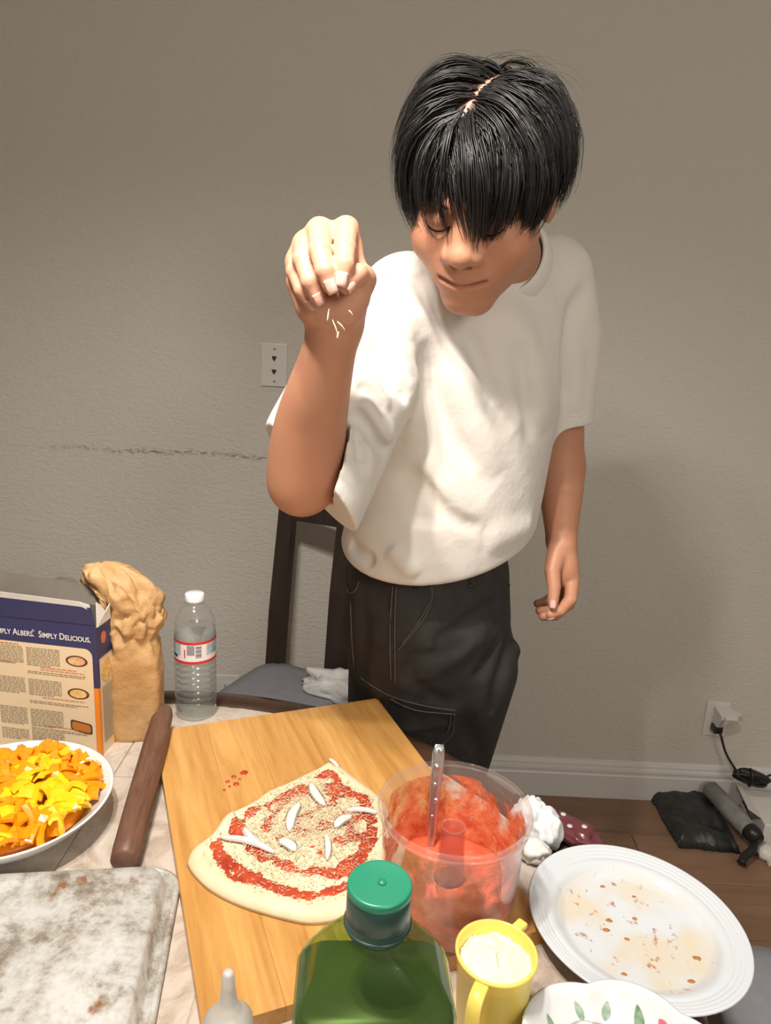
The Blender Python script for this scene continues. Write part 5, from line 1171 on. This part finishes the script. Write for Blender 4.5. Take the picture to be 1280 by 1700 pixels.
# spoon with embossed handle
sp = thing('spoon', 'silver spoon with embossed dotted handle standing in the sauce', 'spoon', (0, 0, 0)); steel = mat('steel', (0.62, 0.64, 0.67), 0.22, 0.9)
s0 = np.array([0.0745, 0.700, BZ+0.012]); s1_ = np.array([0.0795, 0.7275, 0.926]); dv = s1_-s0; ln = np.linalg.norm(dv); dv /= ln; sd = np.array([1.0, 0.1, 0]); sd -= dv*(sd@dv); sd /= np.linalg.norm(sd); nm_ = np.cross(sd, dv); sp.location = s0
rg = []
for k in range(15):
    t = k/14; hw = np.interp(t, [0, 0.2, 0.8, 0.95, 1.0], [0.003, 0.0042, 0.0068, 0.0072, 0.005]); th = 0.0011
    rg.append([dv*t*ln+sd*x+nm_*z for x, z in ((-hw, -th*0.4), (-hw*0.7, -th), (hw*0.7, -th), (hw, -th*0.4), (hw, th*0.4), (hw*0.7, th), (-hw*0.7, th), (-hw, th*0.4))])
obj('handle', loft('handle', rg), steel, sp)
for t, r in ((0.42, 0.0022), (0.55, 0.0030), (0.68, 0.0026), (0.82, 0.0040), (0.95, 0.0036)):
    c_ = dv*t*ln+nm_*(-0.0012 if (nm_@(CAM-s0)) < 0 else 0.0012)+sd*(0.0016 if int(t*100) % 2 else -0.0012)
    bm = bmesh.new(); bmesh.ops.create_uvsphere(bm, u_segments=14, v_segments=8, radius=r)
    for vv in bm.verts:
        q = np.array(vv.co); vv.co = Vector(c_+sd*q[0]+dv*q[1]+nm_*q[2]*0.45)
    obj('embossed_dot', bm_mesh('embossed_dot', bm, True), steel, sp)

# ---- green oil bottle in the foreground
ob = thing('oil_bottle', 'dark green oil bottle with green screw cap in the foreground', 'bottle', (0.012, 0.401, ZT), 0.05)
gsh = clear_mat('green_bottle_plastic', (0.60, 0.76, 0.42), 0.10, 0.8, 0.12, (0.08, 0.26, 0.03))
def osec(hx, hy, r, z): return [(x, y, z) for x, y in rrect(hx, hy, r, 6)]
body_s = [(0.052, 0.036, 0.018, 0.0), (0.054, 0.038, 0.018, 0.006), (0.054, 0.038, 0.016, 0.165), (0.0535, 0.0375, 0.016, 0.182), (0.050, 0.035, 0.016, 0.192), (0.040, 0.031, 0.018, 0.208), (0.027, 0.0255, 0.020, 0.224), (0.0215, 0.0215, 0.0205, 0.230), (0.020, 0.020, 0.0195, 0.236), (0.019, 0.019, 0.0185, 0.246)]
obj('bottle_shell', loft('bottle_shell', [osec(*s_) for s_ in body_s]), gsh, ob)
oil_m = mat('olive_oil', (0.070, 0.058, 0.062), 0.35); oil_s = [(a-0.0016, b_-0.0016, max(0.004, c_-0.0012), z+0.002) for a, b_, c_, z in body_s[:5]]
oil_s = oil_s[:4]+[(0.048, 0.034, 0.014, 0.1875)]
obj('oil', loft('oil', [osec(*s_) for s_ in oil_s]), oil_m, ob)
gcap = mat('green_cap', (0.015, 0.20, 0.115), 0.35); dcap = mat('dark_green_collar', (0.02, 0.055, 0.045), 0.3)
obj('collar', lathe('collar', [(0.0205, 0.233), (0.0215, 0.2345), (0.0217, 0.241), (0.0208, 0.2425), (0.0213, 0.2435), (0.0212, 0.2615), (0.0205, 0.2625)], 48), dcap, ob)
obj('cap_top', lathe('cap_top', [(0.0206, 0.2605), (0.0214, 0.2612), (0.0213, 0.2655), (0.0203, 0.267), (0.019, 0.2665), (0.0, 0.2665)], 48), gcap, ob)
obj('cap_nub', lathe('cap_nub', [(0.003, 0.2663), (0.0026, 0.2675), (0.0, 0.2678)], 14), gcap, ob, loc=(0.0015, 0.0, 0))
obj('collar_ring', lathe('collar_ring', [(0.0222, 0.2365), (0.0228, 0.2375), (0.0222, 0.2385)], 40), dcap, ob)
rib_m = mat('green_rib', (0.06, 0.22, 0.03), 0.25)
for k in range(6):
    z = 0.178-k*0.0085; P = [np.array([0.030+0.018*t, -0.0385+0.0*t, z-0.005*t]) for t in np.linspace(0, 1, 6)]; obj('grip_rib', tube('grip_rib', P, [0.0005, 0.0011, 0.0013, 0.0013, 0.0011, 0.0005], 6), rib_m, ob)
# ---- squeeze bottle tip beside it
sq = thing('squeeze_bottle', 'small translucent squeeze bottle with pointed nozzle before the board', 'bottle', (-0.092, 0.425, ZT)); tr_m = mat('frosted_plastic', (0.75, 0.73, 0.68), 0.35, Transmission_Weight=0.5)
obj('container', lathe('container', [(0.022, 0), (0.0235, 0.004), (0.0235, 0.095), (0.019, 0.108), (0.0165, 0.112), (0.0, 0.112)], 32), tr_m, sq)
obj('nozzle', lathe('nozzle', [(0.018, 0.110), (0.0178, 0.122), (0.0115, 0.130), (0.0068, 0.137), (0.0052, 0.150), (0.0042, 0.163), (0.003, 0.165), (0.0, 0.165)], 28), tr_m, sq)

# ---- yellow cup of flour
cup = thing('measuring_cup', 'yellow plastic measuring cup filled with flour', 'cup', (0.122, 0.530, ZT)); yc = mat('yellow_plastic', (0.80, 0.60, 0.12), 0.35); bsdf(yc).inputs['Subsurface Weight'].default_value = 0.1
obj('cup_body', lathe('cup_body', [(0.0, 0.0), (0.0285, 0.0), (0.0298, 0.002), (0.0345, 0.086), (0.0362, 0.0865), (0.0364, 0.089), (0.0345, 0.0898), (0.0332, 0.0885), (0.0285, 0.003), (0.0, 0.0025)], 56), yc, cup)
ha = math.radians(-118); hd = np.array([math.cos(ha), math.sin(ha), 0]); hs = np.array([-hd[1], hd[0], 0])
hpth = smooth_path([hd*0.034+np.array([0, 0, 0.085]), hd*0.047+np.array([0, 0, 0.083]), hd*0.053+np.array([0, 0, 0.070]), hd*0.052+np.array([0, 0, 0.035]), hd*0.044+np.array([0, 0, 0.020]), hd*0.0305+np.array([0, 0, 0.018])], 4)
rg = []
for i, p in enumerate(hpth):
    t = hpth[min(i+1, len(hpth)-1)]-hpth[max(i-1, 0)]; t /= np.linalg.norm(t); b_ = np.cross(t, hs); rg.append([p+hs*x+b_*z for x, z in ((-0.0065, 0), (-0.0055, -0.0018), (0.0055, -0.0018), (0.0065, 0), (0.0055, 0.0018), (-0.0055, 0.0018))])
obj('handle', loft('handle', rg), yc, cup)
obj('pour_tab', box_mesh('pour_tab', 0.013, 0.010, 0.006, 0.002, 2), yc, cup, loc=(0.026, 0.031, 0.084), rot=(0, 0, 0.8))
V = []; F = []; na, nr = 48, 14
for j in range(nr+1):
    for i in range(na):
        a = 2*PI*i/na; r = 0.0328*j/nr; x, y = r*math.cos(a), r*math.sin(a); V.append((x, y, 0.076+0.012*math.exp(-((x+0.004)**2+(y-0.004)**2)/0.0185**2)+0.006*fbm(x*70, y*70, 2)*(1-j/nr*0.5)+0.002*fbm(x*260, y*260, 4)))
for j in range(nr):
    for i in range(na): F.append((j*na+i, j*na+(i+1) % na, (j+1)*na+(i+1) % na, (j+1)*na+i))
V += [(0.028*math.cos(2*PI*i/na), 0.028*math.sin(2*PI*i/na), 0.006) for i in range(na)]
for i in range(na): F.append((nr*na+i, nr*na+(i+1) % na, (nr+1)*na+(i+1) % na, (nr+1)*na+i))
flour_m = mottled('flour', (0.70, 0.655, 0.54), (0.76, 0.72, 0.61), 60, 0.95, 0.6, 300, 0.002)
tag(obj('flour', mesh_np('flour', V, F), flour_m, loc=(0.122, 0.530, ZT)), 'heap of white flour in the yellow cup', 'flour', kind='stuff')

# ---- dirty dinner plate
dp_m = mat('plate_glaze', (0.58, 0.625, 0.67), 0.12); v = coords(dp_m); n1 = noise_tex(dp_m, v, 28, 6, 0.65, 0.5); n2 = noise_tex(dp_m, v, 75, 5, 0.7); n3 = noise_tex(dp_m, v, 14, 3, 0.5)
sp_ = N(dp_m, 'ShaderNodeSeparateXYZ'); L(dp_m, v, sp_.inputs[0]); rad_ = mth(dp_m, 'SQRT', mth(dp_m, 'ADD', mth(dp_m, 'POWER', sp_.outputs[0], 2.0), mth(dp_m, 'POWER', sp_.outputs[1], 2.0)))
inr = mth(dp_m, 'MULTIPLY', mth(dp_m, 'SUBTRACT', 0.088, rad_), 55.0, clamp=True)
oilm = mth(dp_m, 'MULTIPLY', mth(dp_m, 'MULTIPLY', mth(dp_m, 'SUBTRACT', n3, 0.42), 7.0, clamp=True), mth(dp_m, 'MULTIPLY', inr, mth(dp_m, 'MULTIPLY_ADD', n1, 1.1, 0.05, clamp=True)))
crumb = mth(dp_m, 'MULTIPLY', mth(dp_m, 'MULTIPLY', mth(dp_m, 'SUBTRACT', n2, 0.60), 14.0, clamp=True), inr)
col = mixc(dp_m, mth(dp_m, 'MULTIPLY', oilm, 0.75), (0.58, 0.625, 0.67), (0.62, 0.49, 0.26)); set_color(dp_m, mixc(dp_m, mth(dp_m, 'MULTIPLY', crumb, 0.85), col, (0.36, 0.14, 0.035)))
PL = (0.290, 0.645); pr = [(0.0, 0.0), (0.066, 0.0), (0.070, 0.002), (0.080, 0.009), (0.098, 0.014), (0.112, 0.0185), (0.1138, 0.0200), (0.1125, 0.0215)]
for k in range(4): r = 0.109-k*0.0045; z = 0.0212-k*0.0013; pr += [(r+0.0012, z), (r, z-0.0009), (r-0.0012, z-0.0003)]
pr += [(0.088, 0.0155), (0.083, 0.0125), (0.079, 0.0075), (0.072, 0.0055), (0.0, 0.0050)]
tag(obj('dinner_plate', lathe('dinner_plate', pr, 96), dp_m, loc=(PL[0]+0.002, PL[1], ZT+0.0045), rot=(0, 0.045, 0)), 'used white dinner plate with grease and brown crumbs at the table edge', 'plate')
crm = mottled('brown_crumb', (0.30, 0.11, 0.03), (0.45, 0.20, 0.06), 80, 0.7)
for k, (px, py, s_) in enumerate(((1000, 1475, 0.0036), (1052, 1490, 0.003), (1053, 1527, 0.003), (1010, 1532, 0.0038), (1005, 1548, 0.0040), (1040, 1562, 0.003), (1157, 1590, 0.0045), (1148, 1630, 0.004), (1185, 1607, 0.0042), (1035, 1622, 0.0035))):
    p = atz(px, py, ZT+0.008); bm = bmesh.new(); bmesh.ops.create_icosphere(bm, subdivisions=2, radius=s_)
    for vv in bm.verts: q = vv.co.copy(); vv.co = Vector((q.x*(1+0.5*fbm(q.x*400+k, q.y*400, 1)), q.y*(0.7+0.4*fbm(q.x*400, q.y*400+k, 4)), max(-0.0001, q.z*0.35)))
    tag(obj('bread_crumb', bm_mesh('bread_crumb', bm, True), crm, loc=(p[0], p[1], ZT+0.0096-(p[0]-PL[0])*0.045)), 'small browned crumb left on the used dinner plate', 'crumb', 'browned crumbs on the plate')
# ---- floral scalloped bowl
sb = thing('floral_bowl', 'white scalloped bowl with green leaf and pink flower print', 'bowl', (0.219, 0.445, ZT)); fb_m = mat('bowl_glaze', (0.62, 0.64, 0.65), 0.14)
def scal(r, z, amp): return [((r+amp*abs(math.cos(3.5*(a-1.25)))**0.8*1.0)*math.cos(a), (r+amp*abs(math.cos(3.5*(a-1.25)))**0.8)*math.sin(a), z) for a in np.linspace(0, 2*PI, 113)[:-1]]
obj('bowl', loft('bowl', [scal(0.040, 0.0, 0), scal(0.044, 0.003, 0), scal(0.070, 0.020, 0.001), scal(0.086, 0.042, 0.006), scal(0.0905, 0.0505, 0.0085), scal(0.0905, 0.0525, 0.0085), scal(0.0885, 0.0532, 0.0083), scal(0.0865, 0.0515, 0.008), scal(0.084, 0.0500, 0.0075), scal(0.0825, 0.0470, 0.007), scal(0.066, 0.022, 0.001), scal(0.045, 0.010, 0), scal(0.01, 0.008, 0)]), fb_m, sb)
leaf_m = mottled('leaf_print', (0.10, 0.20, 0.11), (0.28, 0.38, 0.28), 160, 0.3); pink_m = mottled('flower_print', (0.50, 0.10, 0.13), (0.66, 0.28, 0.32), 120, 0.3); vine_m = mat('vine_print', (0.42, 0.40, 0.36), 0.3)
def inner_pt(a, s):                              # s: 0 at the rim line, 1 near the foot
    am = abs(math.cos(3.5*(a-1.25)))**0.8; r = np.interp(s, [0, 0.5, 1], [0.0825+0.007*am, 0.0742+0.004*am, 0.066+0.001*am]); z = np.interp(s, [0, 0.5, 1], [0.047, 0.0345, 0.022]); return np.array([r*math.cos(a), r*math.sin(a), z])+np.array([-math.cos(a), -math.sin(a), 0.6])*0.0006
def leaf(a0, s0, la, ls, wd, m, nm='leaf_print'):
    V = []; F = []; tx_, ty_ = la*0.08, -ls*0.030; ln_ = math.hypot(tx_, ty_); px_, py_ = -ty_/ln_, tx_/ln_
    for k in range(11):
        t = k/10; wdt = wd*math.sin(PI*t**0.85)**0.8
        for q in (-1, 0, 1): V.append(inner_pt(a0+la*t+q*wdt*px_/0.08, s0+ls*t-q*wdt*py_/0.030))
    for k in range(10):
        for q in range(2): F.append((k*3+q, k*3+q+1, k*3+q+4, k*3+q+3))
    obj(nm, mesh_np(nm, V, F), m, sb)
for a_, s_, la, ls, wd in ((2.22, 0.80, 0.0, -0.62, 0.0032), (1.80, 0.62, 0.06, -0.5, 0.0036), (1.53, 0.66, -0.04, -0.48, 0.0042), (1.10, 0.85, 0.09, -0.72, 0.0045), (0.72, 0.8, 0.05, -0.5, 0.004), (2.5, 0.7, 0.1, -0.4, 0.004)): leaf(a_, s_, la, ls, wd, leaf_m)
for a_, s_ in ((2.2, 0.95), (1.95, 0.97), (0.92, 0.35)): leaf(a_-0.06, s_, 0.10, -0.16, 0.0045, pink_m, 'flower_print')
P = [inner_pt(a, 0.72+0.12*math.sin(a*6)) for a in np.linspace(0.8, 2.1, 30)]; obj('vine_print', tube('vine_print', P, 0.0005, 5), vine_m, sb)

# ---- crumpled paper towel and the spotted packet behind the tub
tow = mottled('paper_towel', (0.62, 0.65, 0.68), (0.70, 0.72, 0.74), 25, 0.9, 0.4, 120, 0.002)
def crumple(name, lb, cat_, c, rx, ry, rz, seed, m, z=ZT, sub=4, group=None):
    bm = bmesh.new(); bmesh.ops.create_icosphere(bm, subdivisions=sub, radius=1)
    for vv in bm.verts:
        q = vv.co.copy(); k = 1+0.42*(abs(fbm(q.x*1.3+seed, q.y*1.3, q.z*1.3, 2))-0.2)+0.10*(abs(fbm(q.x*3, q.y*3+seed, q.z*3, 2))-0.2)
        vv.co = Vector((q.x*rx*k, q.y*ry*k, max(0.0, rz*0.75+q.z*rz*k)))
    return tag(obj(name, bm_mesh(name, bm, True), m, loc=(c[0], c[1], z)), lb, cat_, group)
a_ = atz(868, 1352, ZT+0.03); crumple('paper_towel', 'crumpled white paper towel peeking out behind the sauce bowl', 'paper towel', (a_[0]+0.010, a_[1]+0.004), 0.022, 0.024, 0.028, 5.4, tow)
a_ = atz(905, 1372, ZT+0.02); crumple('paper_towel', 'bluish white paper towel ball nearest the maroon packet', 'paper towel', a_, 0.020, 0.024, 0.024, 8, tow)
a_ = atz(886, 1412, ZT+0.012); crumple('paper_towel', 'lowest white paper wad on the table beside the used plate', 'paper towel', a_, 0.019, 0.016, 0.015, 14, mottled('paper_wad', (0.68, 0.67, 0.63), (0.74, 0.73, 0.69), 25, 0.9, 0.4, 120, 0.002))
mar = mottled('maroon_film', (0.085, 0.020, 0.028), (0.15, 0.040, 0.050), 30, 0.22, 0.5, 50, 0.004); dot_m = mat('dot_print', (0.55, 0.48, 0.46), 0.4)
ga_ = atz(950, 1376, ZT+0.016); pk = thing('spotted_packet', 'crumpled maroon plastic packet with pale dots at the table edge', 'packet', (ga_[0], ga_[1], ZT), -0.85)
bm = bmesh.new(); bmesh.ops.create_icosphere(bm, subdivisions=4, radius=1)
for vv in bm.verts:
    q = vv.co.copy(); k = 1+0.22*fbm(q.x*2, q.y*2, q.z*2+2, 3); sx_ = abs(q.x)**0.7*(1 if q.x > 0 else -1); sy_ = abs(q.y)**0.7*(1 if q.y > 0 else -1); vv.co = Vector((sx_*0.036*k, sy_*0.019*k, max(0, 0.012+q.z*0.015*k)))
obj('pouch', bm_mesh('pouch', bm, True), mar, pk)
for x, y in ((-0.017, 0.003), (0.014, 0.004), (0.002, -0.010)): obj('dot', lathe('dot', [(0.0036, 0.0), (0.0034, 0.0012), (0.0, 0.0014)], 16), dot_m, pk, loc=(x, y, 0.0255))
